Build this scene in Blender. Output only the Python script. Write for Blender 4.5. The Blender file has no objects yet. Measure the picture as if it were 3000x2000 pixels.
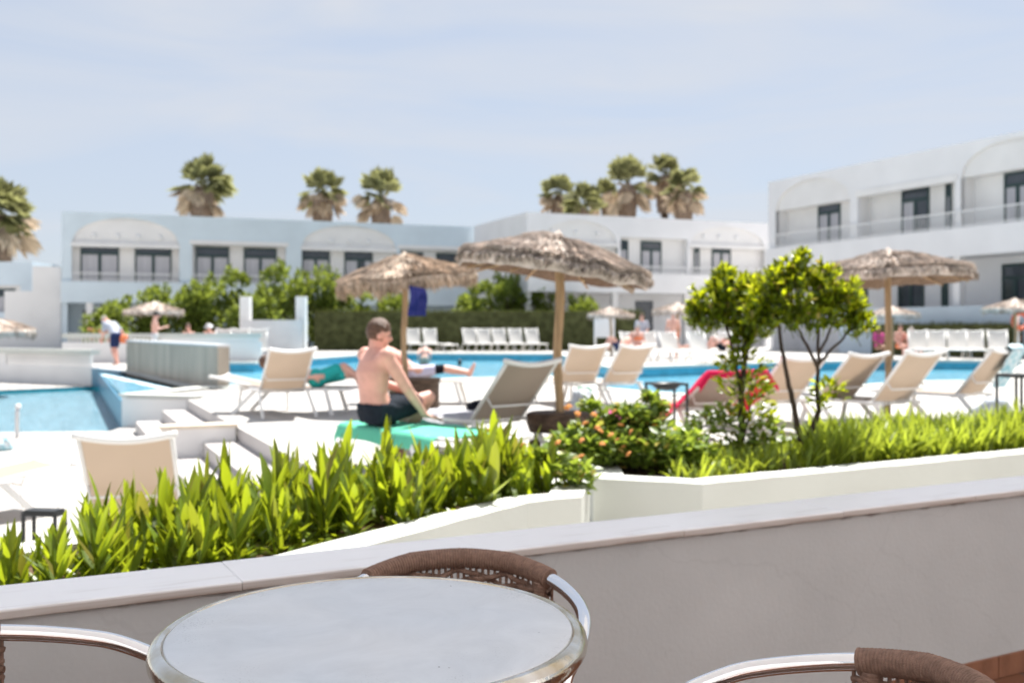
import bpy, math, random
from math import sin, cos, pi, radians, atan2, sqrt, exp
from mathutils import Vector, Matrix, Euler
from mathutils.geometry import tessellate_polygon
from mathutils import noise as mnoise

random.seed(11)
SC = bpy.context.scene
COL = SC.collection
R = random.random
def U(a, b): return a + (b - a) * random.random()

# ------------------------------------------------------------------ camera model used to survey the place (metres)
FPX, CAMH, HORV = 2950.0, 1.17, 960.0
def P(u, v, Y): return Vector(((u - 1500) / FPX * Y, Y, CAMH - (v - HORV) / FPX * Y))
def G(u, v, z=0.0):
    Y = FPX * (CAMH - z) / (v - HORV)
    return Vector(((u - 1500) / FPX * Y, Y, z))
V = Vector

# ------------------------------------------------------------------ mesh helper
class MB:
    def __init__(s): s.v = []; s.f = []
    def add(s, vs, fs):
        b = len(s.v); s.v += [tuple(p) for p in vs]; s.f += [tuple(i + b for i in f) for f in fs]
    def box(s, x0, x1, y0, y1, z0, z1):
        s.add([(x0,y0,z0),(x1,y0,z0),(x1,y1,z0),(x0,y1,z0),(x0,y0,z1),(x1,y0,z1),(x1,y1,z1),(x0,y1,z1)],
              [(0,3,2,1),(4,5,6,7),(0,1,5,4),(1,2,6,5),(2,3,7,6),(3,0,4,7)])
    def obox(s, c, ax, ay, az, hx, hy, hz):
        c=V(c); ax=V(ax)*hx; ay=V(ay)*hy; az=V(az)*hz
        vs=[c+ax*i+ay*j+az*k for k in(-1,1) for i,j in((-1,-1),(1,-1),(1,1),(-1,1))]
        s.add(vs,[(0,3,2,1),(4,5,6,7),(0,1,5,4),(1,2,6,5),(2,3,7,6),(3,0,4,7)])
    def prism(s, poly, z0, z1):
        n = len(poly)
        if sum(poly[i][0]*poly[(i+1)%n][1]-poly[(i+1)%n][0]*poly[i][1] for i in range(n)) < 0: poly = poly[::-1]
        vs = [(p[0],p[1],z0) for p in poly] + [(p[0],p[1],z1) for p in poly]
        tri = tessellate_polygon([[V((p[0],p[1],0)) for p in poly]])
        fs = [(i,(i+1)%n,n+(i+1)%n,n+i) for i in range(n)]
        for t in tri:
            a,b,c=[V(vs[i]) for i in t]
            up = (b-a).cross(c-a).z > 0
            t = tuple(t)
            fs.append(tuple(n+i for i in (t if up else t[::-1]))); fs.append(t[::-1] if up else t)
        s.add(vs, fs)
    def sheet(s, poly, z, holes=()):
        loops = [[V((p[0],p[1],0)) for p in poly]] + [[V((p[0],p[1],0)) for p in h] for h in holes]
        pts = [p for l in loops for p in l]
        fs = []
        for t in tessellate_polygon(loops):
            a,b,c=[pts[i] for i in t]
            fs.append(tuple(t) if (b-a).cross(c-a).z > 0 else tuple(t)[::-1])
        s.add([(p.x,p.y,z) for p in pts], fs)
    def tube(s, path, r, seg=10, cap=True, up=None, squash=1.0):
        path = [V(p) for p in path]; n = len(path)
        rs = r if isinstance(r,(list,tuple)) else [r]*n
        vs=[]; fs=[]; ref=None
        for i,p in enumerate(path):
            t = (path[min(i+1,n-1)]-path[max(i-1,0)])
            t = t.normalized() if t.length>1e-9 else V((0,0,1))
            if ref is None:
                ref = V(up) if up else (V((0,0,1)) if abs(t.z)<.9 else V((1,0,0)))
            x = ref - t*ref.dot(t)
            x = x.normalized() if x.length>1e-6 else t.orthogonal().normalized()
            ref = x
            y = t.cross(x)
            for k in range(seg):
                a=2*pi*k/seg; vs.append(p + x*(cos(a)*rs[i]) + y*(sin(a)*rs[i]*squash))
        for i in range(n-1):
            for k in range(seg):
                a=i*seg+k; b=i*seg+(k+1)%seg; fs.append((a,b,b+seg,a+seg))
        if cap: fs.append(tuple(range(seg))[::-1]); fs.append(tuple((n-1)*seg+k for k in range(seg)))
        s.add(vs,fs)
    def lathe(s, prof, seg=32, c=(0,0,0), wob=None):
        vs=[];fs=[];n=len(prof)
        for k in range(seg):
            a=2*pi*k/seg
            for i,(r,z) in enumerate(prof):
                w = wob(a,r,z) if wob else (0,0)
                vs.append((c[0]+(r+w[0])*cos(a), c[1]+(r+w[0])*sin(a), c[2]+z+w[1]))
        for k in range(seg):
            for i in range(n-1):
                a=k*n+i; b=((k+1)%seg)*n+i
                fs.append((a,b,b+1,a+1))
        s.add(vs,fs)
    def ball(s, c, rx, ry=None, rz=None, seg=12, rings=8, rot=None):
        ry = ry or rx; rz = rz or rx
        vs=[]; fs=[]; c=V(c)
        for i in range(rings+1):
            t=pi*i/rings
            for k in range(seg):
                a=2*pi*k/seg
                p=V((rx*sin(t)*cos(a), ry*sin(t)*sin(a), rz*cos(t)))
                if rot: p = rot@p
                vs.append(c+p)
        for i in range(rings):
            for k in range(seg):
                a=i*seg+k; b=i*seg+(k+1)%seg; fs.append((a,a+seg,b+seg,b))
        s.add(vs,fs)
    def grid(s, fn, nu, nv, double=0.0):
        vs=[fn(i/nu,j/nv) for j in range(nv+1) for i in range(nu+1)]
        fs=[(j*(nu+1)+i, j*(nu+1)+i+1,(j+1)*(nu+1)+i+1,(j+1)*(nu+1)+i) for j in range(nv) for i in range(nu)]
        s.add(vs,fs)
    def leaf(s, base, d, n, L, W, seg=3, bend=0.0, fold=0.0, tip=1.0):
        base=V(base); d=V(d).normalized(); n=V(n); n=(n-d*n.dot(d))
        n = n.normalized() if n.length>1e-6 else d.orthogonal().normalized()
        sd=d.cross(n); vs=[]; fs=[]
        for i in range(seg+1):
            t=i/seg
            w = W*1.42*((t+.03)**.62)*((1-t)**.85)*1.0 if i<seg else 0.0004
            c = base + d*(L*t) - n*(bend*L*t*t)
            vs += [c - sd*w + n*fold*w, c, c + sd*w + n*fold*w]
        for i in range(seg):
            a=i*3; fs += [(a,a+1,a+4,a+3),(a+1,a+2,a+5,a+4)]
        s.add(vs,fs)
    def build(s, name, mat, parent=None, smooth=False, loc=None, bevel=0):
        me = bpy.data.meshes.new(name); me.from_pydata(s.v,[],s.f); me.validate()
        if smooth:
            me.polygons.foreach_set('use_smooth',[True]*len(me.polygons))
        mats = mat if isinstance(mat,(list,tuple)) else [mat]
        for m in mats: me.materials.append(m)
        o = bpy.data.objects.new(name, me); COL.objects.link(o)
        if parent: o.parent = parent
        if loc is not None: o.location = loc
        if bevel:
            b=o.modifiers.new('Bevel','BEVEL'); b.width=bevel; b.segments=2; b.limit_method='ANGLE'
        return o

def tag(o, label=None, cat=None, group=None, kind=None):
    if label: o['label']=label
    if cat: o['category']=cat
    if group: o['group']=group
    if kind: o['kind']=kind
    return o
def thing(name, label, cat, loc=(0,0,0), rz=0.0, group=None):
    o = bpy.data.objects.new(name, None); COL.objects.link(o); o.empty_display_size=.1
    o.location=loc; o.rotation_euler=(0,0,rz)
    return tag(o,label,cat,group)
def copy_tree(o, parent=None):
    c=o.copy(); COL.objects.link(c); c.parent=parent
    for ch in KIDS(o): copy_tree(ch,c)
    return c
def KIDS(o): return [x for x in list(COL.objects) if x.parent is o]
class Proto:
    """a thing kept as a list so that copies are quick"""
    def __init__(s, root):
        s.root=root; s.used=False
        s.tree=[]
        def walk(o,pi_):
            idx=len(s.tree); s.tree.append((o,pi_))
            for ch in KIDS(o): walk(ch,idx)
        walk(root,None)
    def place(s, loc, rz, label, group=None, scale=None, tweak=None):
        if not s.used: s.used=True; objs=[o for o,_ in s.tree]
        else:
            objs=[]
            for o,p in s.tree:
                c=o.copy(); COL.objects.link(c); c.parent = objs[p] if p is not None else None; objs.append(c)
        r=objs[0]; r.location=loc; r.rotation_euler=(0,0,rz); r['label']=label
        if group: r['group']=group
        if scale: r.scale=(scale,)*3 if not isinstance(scale,tuple) else scale
        if tweak: tweak(objs)
        return r

# ------------------------------------------------------------------ materials
def newmat(name):
    m=bpy.data.materials.new(name); m.use_nodes=True; nt=m.node_tree
    return m,nt,nt.nodes,nt.links,nt.nodes['Principled BSDF']
def mat(name, col, rough=.6, spec=.3, metal=0, var=0.0, vscale=8.0, bump=0.0, bscale=60.0, detail=4, island=0.0, stretch=None, col2=None):
    m,nt,N,L,b=newmat(name)
    b.inputs['Base Color'].default_value=(*col,1); b.inputs['Roughness'].default_value=rough
    b.inputs['Specular IOR Level'].default_value=spec; b.inputs['Metallic'].default_value=metal
    tc=N.new('ShaderNodeTexCoord')
    def vec(sc=None):
        if not stretch: return tc.outputs['Object']
        mp=N.new('ShaderNodeMapping'); mp.inputs['Scale'].default_value=stretch; L.new(tc.outputs['Object'],mp.inputs['Vector']); return mp.outputs['Vector']
    src=None
    if var>0 or col2:
        nz=N.new('ShaderNodeTexNoise'); nz.inputs['Scale'].default_value=vscale; nz.inputs['Detail'].default_value=detail; L.new(vec(),nz.inputs['Vector'])
        mx=N.new('ShaderNodeMixRGB'); L.new(nz.outputs['Fac'],mx.inputs['Fac'])
        rp=N.new('ShaderNodeValToRGB'); rp.color_ramp.elements[0].position=.32; rp.color_ramp.elements[1].position=.68
        L.new(nz.outputs['Fac'],rp.inputs['Fac']); L.new(rp.outputs['Color'],mx.inputs['Fac'])
        a=[c*(1-var) for c in col]; d=col2 if col2 else [min(1,c*(1+var)) for c in col]
        mx.inputs['Color1'].default_value=(*a,1); mx.inputs['Color2'].default_value=(*d,1); src=mx.outputs['Color']
    if island>0:
        g=N.new('ShaderNodeNewGeometry'); hs=N.new('ShaderNodeHueSaturation')
        mr=N.new('ShaderNodeMapRange'); mr.inputs['To Min'].default_value=1-island; mr.inputs['To Max'].default_value=1+island
        L.new(g.outputs['Random Per Island'],mr.inputs['Value']); L.new(mr.outputs['Result'],hs.inputs['Value'])
        if src: L.new(src,hs.inputs['Color'])
        else: hs.inputs['Color'].default_value=(*col,1)
        src=hs.outputs['Color']
    if src: L.new(src,b.inputs['Base Color'])
    if bump>0:
        nb=N.new('ShaderNodeTexNoise'); nb.inputs['Scale'].default_value=bscale; nb.inputs['Detail'].default_value=5; L.new(vec(),nb.inputs['Vector'])
        bp=N.new('ShaderNodeBump'); bp.inputs['Strength'].default_value=bump; bp.inputs['Distance'].default_value=.02; L.new(nb.outputs['Fac'],bp.inputs['Height']); L.new(bp.outputs['Normal'],b.inputs['Normal'])
    return m
def leafmat(name, col, tcol, rough=.35, spec=.45, trans=.42, island=.35, dry=0.0):
    m,nt,N,L,b=newmat(name)
    g=N.new('ShaderNodeNewGeometry'); mr=N.new('ShaderNodeMapRange'); mr.inputs['To Min'].default_value=1-island; mr.inputs['To Max'].default_value=1+island
    L.new(g.outputs['Random Per Island'],mr.inputs['Value'])
    h1=N.new('ShaderNodeHueSaturation'); h1.inputs['Color'].default_value=(*col,1); L.new(mr.outputs['Result'],h1.inputs['Value'])
    h2=N.new('ShaderNodeHueSaturation'); h2.inputs['Color'].default_value=(*tcol,1); L.new(mr.outputs['Result'],h2.inputs['Value'])
    if dry:
        gt=N.new('ShaderNodeMath'); gt.operation='MULTIPLY'; gt.inputs[1].default_value=57.31; L.new(g.outputs['Random Per Island'],gt.inputs[0])
        fr=N.new('ShaderNodeMath'); fr.operation='FRACT'; L.new(gt.outputs[0],fr.inputs[0]); rr=N.new('ShaderNodeMapRange'); rr.inputs['From Min'].default_value=1-dry; rr.inputs['From Max'].default_value=1; L.new(fr.outputs[0],rr.inputs['Value'])
        for h in (h1,h2):
            mm=N.new('ShaderNodeMixRGB'); mm.inputs['Color1'].default_value=h.inputs['Color'].default_value; mm.inputs['Color2'].default_value=(.42,.30,.08,1); L.new(rr.outputs[0],mm.inputs['Fac']); L.new(mm.outputs[0],h.inputs['Color'])
    L.new(h1.outputs['Color'],b.inputs['Base Color']); b.inputs['Roughness'].default_value=rough; b.inputs['Specular IOR Level'].default_value=spec
    t=N.new('ShaderNodeBsdfTranslucent'); L.new(h2.outputs['Color'],t.inputs['Color'])
    mx=N.new('ShaderNodeMixShader'); mx.inputs['Fac'].default_value=trans
    L.new(b.outputs[0],mx.inputs[1]); L.new(t.outputs[0],mx.inputs[2]); L.new(mx.outputs[0],N['Material Output'].inputs['Surface'])
    return m
def plankmat(name, col, width, ang, gap=.035, rough=.6):
    m,nt,N,L,b=newmat(name)
    tc=N.new('ShaderNodeTexCoord'); mp=N.new('ShaderNodeMapping'); mp.inputs['Rotation'].default_value=(0,0,ang); L.new(tc.outputs['Object'],mp.inputs['Vector'])
    sx=N.new('ShaderNodeSeparateXYZ'); L.new(mp.outputs['Vector'],sx.inputs[0])
    d=N.new('ShaderNodeMath'); d.operation='DIVIDE'; d.inputs[1].default_value=width; L.new(sx.outputs['X'],d.inputs[0])
    fr=N.new('ShaderNodeMath'); fr.operation='FRACT'; L.new(d.outputs[0],fr.inputs[0])
    lt=N.new('ShaderNodeMath'); lt.operation='LESS_THAN'; lt.inputs[1].default_value=gap; L.new(fr.outputs[0],lt.inputs[0])
    fl=N.new('ShaderNodeMath'); fl.operation='FLOOR'; L.new(d.outputs[0],fl.inputs[0])
    wn=N.new('ShaderNodeTexWhiteNoise'); wn.noise_dimensions='1D'; L.new(fl.outputs[0],wn.inputs['W'])
    mr=N.new('ShaderNodeMapRange'); mr.inputs['To Min'].default_value=.9; mr.inputs['To Max'].default_value=1.05; L.new(wn.outputs['Value'],mr.inputs['Value'])
    nz=N.new('ShaderNodeTexNoise'); nz.inputs['Scale'].default_value=1.3; nz.inputs['Detail'].default_value=6; L.new(tc.outputs['Object'],nz.inputs['Vector'])
    mr2=N.new('ShaderNodeMapRange'); mr2.inputs['To Min'].default_value=.84; mr2.inputs['To Max'].default_value=1.1; L.new(nz.outputs['Fac'],mr2.inputs['Value'])
    mu=N.new('ShaderNodeMath'); mu.operation='MULTIPLY'; L.new(mr.outputs[0],mu.inputs[0]); L.new(mr2.outputs[0],mu.inputs[1])
    hs=N.new('ShaderNodeHueSaturation'); hs.inputs['Color'].default_value=(*col,1); L.new(mu.outputs[0],hs.inputs['Value'])
    mx=N.new('ShaderNodeMixRGB'); mx.inputs['Color2'].default_value=(*[c*.45 for c in col],1); L.new(hs.outputs[0],mx.inputs['Color1']); L.new(lt.outputs[0],mx.inputs['Fac'])
    L.new(mx.outputs[0],b.inputs['Base Color']); b.inputs['Roughness'].default_value=rough; b.inputs['Specular IOR Level'].default_value=.25
    return m

M={}
M['white']=mat('white_render',(.57,.58,.54),.85,.15,var=.04,vscale=1.5,bump=.15,bscale=25)
M['white_wall']=mat('white_painted_wall',(.78,.765,.755),.85,.15,var=.04,vscale=.8,bump=.1,bscale=10)
M['blue_wall']=mat('pale_blue_paint',(.62,.705,.765),.85,.15,var=.05,vscale=.6,bump=.1,bscale=8)
M['lav_wall']=mat('pale_grey_paint',(.79,.785,.795),.85,.15,var=.04,vscale=.6,bump=.1,bscale=8)
M['deck']=plankmat('white_decking',(.47,.455,.435),.145,radians(-24.3))
M['deck_low']=plankmat('white_decking_lower',(.46,.445,.425),.30,radians(-26),.05)
M['stepw']=plankmat('white_step',(.52,.49,.475),.133,radians(-24.3),.05)
M['tan']=mat('tan_coping',(.70,.60,.48),.7,.2,var=.1,vscale=6)
M['grey_stone']=mat('wet_grey_stone',(.42,.36,.295),.7,.3,var=.22,vscale=2.2,bump=.25,bscale=9,stretch=(1,1,.25))
M['tile_blue']=mat('blue_pool_tile',(.075,.40,.54),.25,.5,var=.12,vscale=4)
M['tile_teal']=mat('teal_pool_tile',(.05,.42,.50),.25,.5,var=.12,vscale=4)
M['green_frame']=mat('dark_green_frame',(.022,.05,.05),.4,.4,var=.1)
M['glass_dark']=mat('dark_window_glass',(.05,.06,.075),.08,.6,var=.2,vscale=1)
M['curtain']=mat('pale_curtain_behind_glass',(.46,.45,.48),.25,.6,var=.12,vscale=14,stretch=(1,1,.05))
M['rail']=mat('white_painted_metal',(.78,.78,.78),.45,.4,var=.02)
M['frame_white']=mat('white_lounger_metal',(.80,.79,.77),.35,.45,var=.02)
M['grey_panel']=mat('grey_paint',(.62,.62,.63),.8,.2,var=.05,vscale=2)
M['soil']=mat('planting_soil',(.10,.065,.04),.95,.1,var=.4,vscale=20,bump=.6,bscale=40)
M['ground']=mat('dry_ground',(.32,.28,.22),.95,.1,var=.2,vscale=.3)
M['terracotta']=mat('terracotta_tile',(.24,.11,.065),.55,.3,var=.25,vscale=9,bump=.15,bscale=30)
M['pole']=mat('peeled_wood_pole',(.42,.29,.17),.75,.2,var=.3,vscale=6,stretch=(6,6,.6),bump=.3,bscale=30)
M['wood_dark']=mat('dark_weathered_wood',(.10,.066,.045),.75,.25,var=.45,vscale=9,stretch=(1,1,3),bump=.5,bscale=25)
M['thatch']=mat('grey_brown_thatch',(.60,.53,.475),.95,.1,var=.25,vscale=5,island=.35)
M['thatch_warm']=mat('warm_brown_thatch',(.58,.485,.40),.95,.1,var=.25,vscale=5,island=.35)
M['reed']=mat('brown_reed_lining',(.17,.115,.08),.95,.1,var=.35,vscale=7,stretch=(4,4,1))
M['thatch_fringe']=mat('shaded_grey_thatch_fringe',(.45,.385,.335),.95,.1,var=.25,vscale=5,island=.4)  # thatch colour darkened: shade painted into the hanging rim
M['thatch_warm_fringe']=mat('shaded_warm_thatch_fringe',(.46,.36,.27),.95,.1,var=.25,vscale=5,island=.4)  # same painted shade, for the warm thatch
M['tile_shaded']=mat('shaded_blue_pool_tile',(.035,.20,.32),.3,.5,var=.12,vscale=4)  # darker copy of the pool tile; shade painted into its colour
M['black']=mat('black_powder_coat',(.018,.02,.022),.45,.4,var=.2)
M['alu']=mat('polished_aluminium',(.86,.86,.87),.11,.5,metal=1.0,var=.02,vscale=30,bump=.015,bscale=300)
M['rope']=mat('brown_woven_cord',(.30,.19,.145),.75,.25,var=.2,vscale=90,bump=.5,bscale=700)
M['cloth_grey']=mat('grey_towel',(.42,.42,.45),.95,.1,var=.1,vscale=12,bump=.4,bscale=80)
M['cloth_black']=mat('black_cloth',(.015,.016,.022),.9,.1,var=.3,vscale=12,bump=.4,bscale=40)
M['cloth_red']=leafmat('raspberry_towel',(.62,.02,.09),(.8,.03,.12),.9,.1,.3,.02)
M['cloth_green']=leafmat('green_towel',(.17,.64,.45),(.18,.66,.48),.95,.1,.25,.02)
M['cloth_aqua']=mat('aqua_striped_towel',(.22,.55,.66),.95,.1,var=.2,vscale=14,col2=(.72,.76,.78))
M['cloth_blue']=mat('blue_patterned_cloth',(.012,.022,.12),.9,.1,vscale=7,detail=3,col2=(.055,.06,.23))
M['cloth_pink']=mat('pink_magenta_cloth',(.62,.10,.30),.9,.1,var=.3,vscale=20)
M['bag']=mat('pale_grey_bag',(.42,.46,.50),.6,.3,var=.15,vscale=9,bump=.3,bscale=14)
M['orange']=mat('orange_red_plastic',(.70,.13,.05),.45,.4,var=.1)
M['skin']=mat('sunned_skin',(.68,.365,.29),.5,.35,var=.12,vscale=9)
M['skin_pink']=mat('pink_skin',(.70,.40,.32),.5,.35,var=.08,vscale=9)
M['skin_tan']=mat('tanned_skin',(.30,.15,.09),.5,.35,var=.1,vscale=9)
M['hair_brown']=mat('brown_hair',(.115,.058,.034),.45,.45,var=.4,vscale=60,bump=.6,bscale=120)
M['hair_black']=mat('black_hair',(.012,.011,.011),.45,.45,var=.3,vscale=60)
M['hair_grey']=mat('grey_hair',(.42,.38,.35),.6,.3,var=.2,vscale=60)
M['eye']=mat('eye',(.05,.04,.035),.2,.5)
M['navy']=mat('navy_shorts',(.016,.022,.032),.9,.15,var=.2,vscale=18,bump=.3,bscale=20)
M['navy_blue']=mat('navy_blue_shorts',(.022,.035,.10),.9,.15,var=.2,vscale=18)
M['turq']=mat('turquoise_shorts',(.03,.42,.40),.85,.15,var=.15,vscale=14)
M['lav']=mat('pale_lavender_shorts',(.55,.55,.72),.85,.15,var=.12,vscale=14)
M['tee']=mat('grey_tee_shirt',(.46,.48,.55),.9,.1,var=.08,vscale=10)
M['coral']=mat('coral_swimwear',(.75,.22,.10),.8,.2,var=.1)
M['trunk']=mat('dark_bark',(.055,.04,.03),.85,.2,var=.35,vscale=14,stretch=(1,1,.3),bump=.6,bscale=40)
M['leaf_tree']=leafmat('glossy_leaf',(.085,.14,.010),(.54,.58,.012),.25,.5,.40,.65,.06)
M['leaf_lily']=leafmat('broad_lily_leaf',(.108,.165,.018),(.41,.48,.018),.34,.5,.45,.5,.08)
M['leaf_grass']=leafmat('ribbon_grass_leaf',(.18,.25,.03),(.44,.51,.045),.4,.4,.45,.35)
M['leaf_lantana']=leafmat('lantana_leaf',(.13,.20,.04),(.38,.48,.05),.4,.5,.40,.5,.10)
M['leaf_bush']=leafmat('shrub_leaf',(.12,.165,.03),(.32,.38,.05),.45,.35,.35,.45)
M['leaf_hedge']=leafmat('hedge_leaf',(.085,.095,.035),(.18,.20,.05),.6,.2,.25,.4)
M['palm_green']=leafmat('palm_frond_green',(.215,.215,.10),(.40,.40,.16),.6,.12,.3,.4)
M['palm_dead']=mat('dry_palm_frond',(.58,.46,.33),.9,.1,island=.35)
M['palm_skirt']=mat('palm_skirt_thatch',(.27,.20,.15),.95,.1,var=.35,vscale=4,stretch=(3,3,.4),island=.3,bump=.6,bscale=8)
M['flower']=mat('lantana_flower',(.90,.46,.09),.6,.2,var=.2,vscale=40,col2=(.88,.34,.16))
M['awning']=leafmat('white_awning_cloth',(.78,.78,.78),(.80,.80,.82),.8,.1,.42,.0)
M['paper']=mat('white_board',(.80,.80,.82),.6,.2,var=.03)

def sling():
    m,nt,N,L,b=newmat('beige_sling_mesh')
    b.inputs['Base Color'].default_value=(.56,.485,.41,1); b.inputs['Roughness'].default_value=.7; b.inputs['Specular IOR Level'].default_value=.2
    tc=N.new('ShaderNodeTexCoord'); nz=N.new('ShaderNodeTexNoise'); nz.inputs['Scale'].default_value=3; L.new(tc.outputs['Object'],nz.inputs['Vector'])
    mr=N.new('ShaderNodeMapRange'); mr.inputs['To Min'].default_value=.88; mr.inputs['To Max'].default_value=1.1; L.new(nz.outputs['Fac'],mr.inputs['Value'])
    hs=N.new('ShaderNodeHueSaturation'); hs.inputs['Color'].default_value=(.56,.485,.41,1); L.new(mr.outputs[0],hs.inputs['Value']); L.new(hs.outputs[0],b.inputs['Base Color'])
    t=N.new('ShaderNodeBsdfTranslucent'); t.inputs['Color'].default_value=(.60,.51,.42,1)
    mx=N.new('ShaderNodeMixShader'); mx.inputs['Fac'].default_value=.45
    L.new(b.outputs[0],mx.inputs[1]); L.new(t.outputs[0],mx.inputs[2]); L.new(mx.outputs[0],N['Material Output'].inputs['Surface'])
    return m
M['sling']=sling()
M['sling_white']=leafmat('white_sling_mesh',(.78,.77,.75),(.80,.78,.74),.7,.2,.4,.02)

def water(name, col, sc=2.2, bump=.35, white=None):
    m,nt,N,L,b=newmat(name)
    b.inputs['Roughness'].default_value=.16; b.inputs['Specular IOR Level'].default_value=.5; b.inputs['IOR'].default_value=1.33
    tc=N.new('ShaderNodeTexCoord')
    n1=N.new('ShaderNodeTexNoise'); n1.inputs['Scale'].default_value=sc; n1.inputs['Detail'].default_value=3; n1.inputs['Distortion'].default_value=1.2; L.new(tc.outputs['Object'],n1.inputs['Vector'])
    rp=N.new('ShaderNodeValToRGB'); e=rp.color_ramp.elements; e[0].position=.35; e[0].color=(*[c*.8 for c in col],1); e[1].position=.7; e[1].color=(*(white or [min(1,c*1.25) for c in col]),1)
    L.new(n1.outputs['Fac'],rp.inputs['Fac']); L.new(rp.outputs['Color'],b.inputs['Base Color'])
    n2=N.new('ShaderNodeTexNoise'); n2.inputs['Scale'].default_value=sc*2.2; n2.inputs['Detail'].default_value=4; L.new(tc.outputs['Object'],n2.inputs['Vector'])
    bp=N.new('ShaderNodeBump'); bp.inputs['Strength'].default_value=bump; bp.inputs['Distance'].default_value=.12; L.new(n2.outputs['Fac'],bp.inputs['Height']); L.new(bp.outputs['Normal'],b.inputs['Normal'])
    return m
M['water']=water('pool_water',(.09,.29,.40))
M['water_low']=water('lower_pool_water',(.15,.28,.345),3.0,1.0)
M['foam']=mat('white_water_foam',(.72,.80,.86),.5,.3,var=.15,vscale=8,bump=.6,bscale=12)

def marble():
    m,nt,N,L,b=newmat('white_marble')
    b.inputs['Roughness'].default_value=.32; b.inputs['Specular IOR Level'].default_value=.4
    tc=N.new('ShaderNodeTexCoord'); mp=N.new('ShaderNodeMapping'); mp.inputs['Scale'].default_value=(1.2,14,14); mp.inputs['Rotation'].default_value=(0,0,radians(-5)); L.new(tc.outputs['Object'],mp.inputs['Vector'])
    n1=N.new('ShaderNodeTexNoise'); n1.inputs['Scale'].default_value=1.6; n1.inputs['Detail'].default_value=7; n1.inputs['Distortion'].default_value=.8; L.new(mp.outputs[0],n1.inputs['Vector'])
    rp=N.new('ShaderNodeValToRGB'); e=rp.color_ramp.elements; e[0].position=.27; e[0].color=(.66,.64,.64,1); e[1].position=.42; e[1].color=(.90,.90,.92,1)
    L.new(n1.outputs['Fac'],rp.inputs['Fac'])
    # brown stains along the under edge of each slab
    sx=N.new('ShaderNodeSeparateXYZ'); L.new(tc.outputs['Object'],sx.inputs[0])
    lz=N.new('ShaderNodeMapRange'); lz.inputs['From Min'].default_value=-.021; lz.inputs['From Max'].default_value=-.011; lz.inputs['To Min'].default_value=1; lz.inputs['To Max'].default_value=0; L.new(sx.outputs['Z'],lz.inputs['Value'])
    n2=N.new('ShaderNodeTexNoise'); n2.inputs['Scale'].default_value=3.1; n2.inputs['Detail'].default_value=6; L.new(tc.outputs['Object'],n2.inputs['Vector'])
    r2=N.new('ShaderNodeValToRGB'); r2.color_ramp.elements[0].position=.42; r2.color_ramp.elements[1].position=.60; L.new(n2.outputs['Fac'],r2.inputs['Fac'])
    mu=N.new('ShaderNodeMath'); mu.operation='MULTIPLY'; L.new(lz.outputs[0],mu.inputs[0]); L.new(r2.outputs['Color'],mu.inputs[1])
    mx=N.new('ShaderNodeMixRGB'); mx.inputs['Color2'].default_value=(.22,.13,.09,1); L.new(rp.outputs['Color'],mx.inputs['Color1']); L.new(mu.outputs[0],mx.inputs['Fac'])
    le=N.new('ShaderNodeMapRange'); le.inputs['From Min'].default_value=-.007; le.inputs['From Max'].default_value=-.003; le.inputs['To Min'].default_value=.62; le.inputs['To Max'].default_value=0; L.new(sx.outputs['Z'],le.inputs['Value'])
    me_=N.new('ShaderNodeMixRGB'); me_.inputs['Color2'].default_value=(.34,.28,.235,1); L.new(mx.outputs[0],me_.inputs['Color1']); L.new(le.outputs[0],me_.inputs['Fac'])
    L.new(me_.outputs[0],b.inputs['Base Color'])
    return m
M['marble']=marble()

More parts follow.
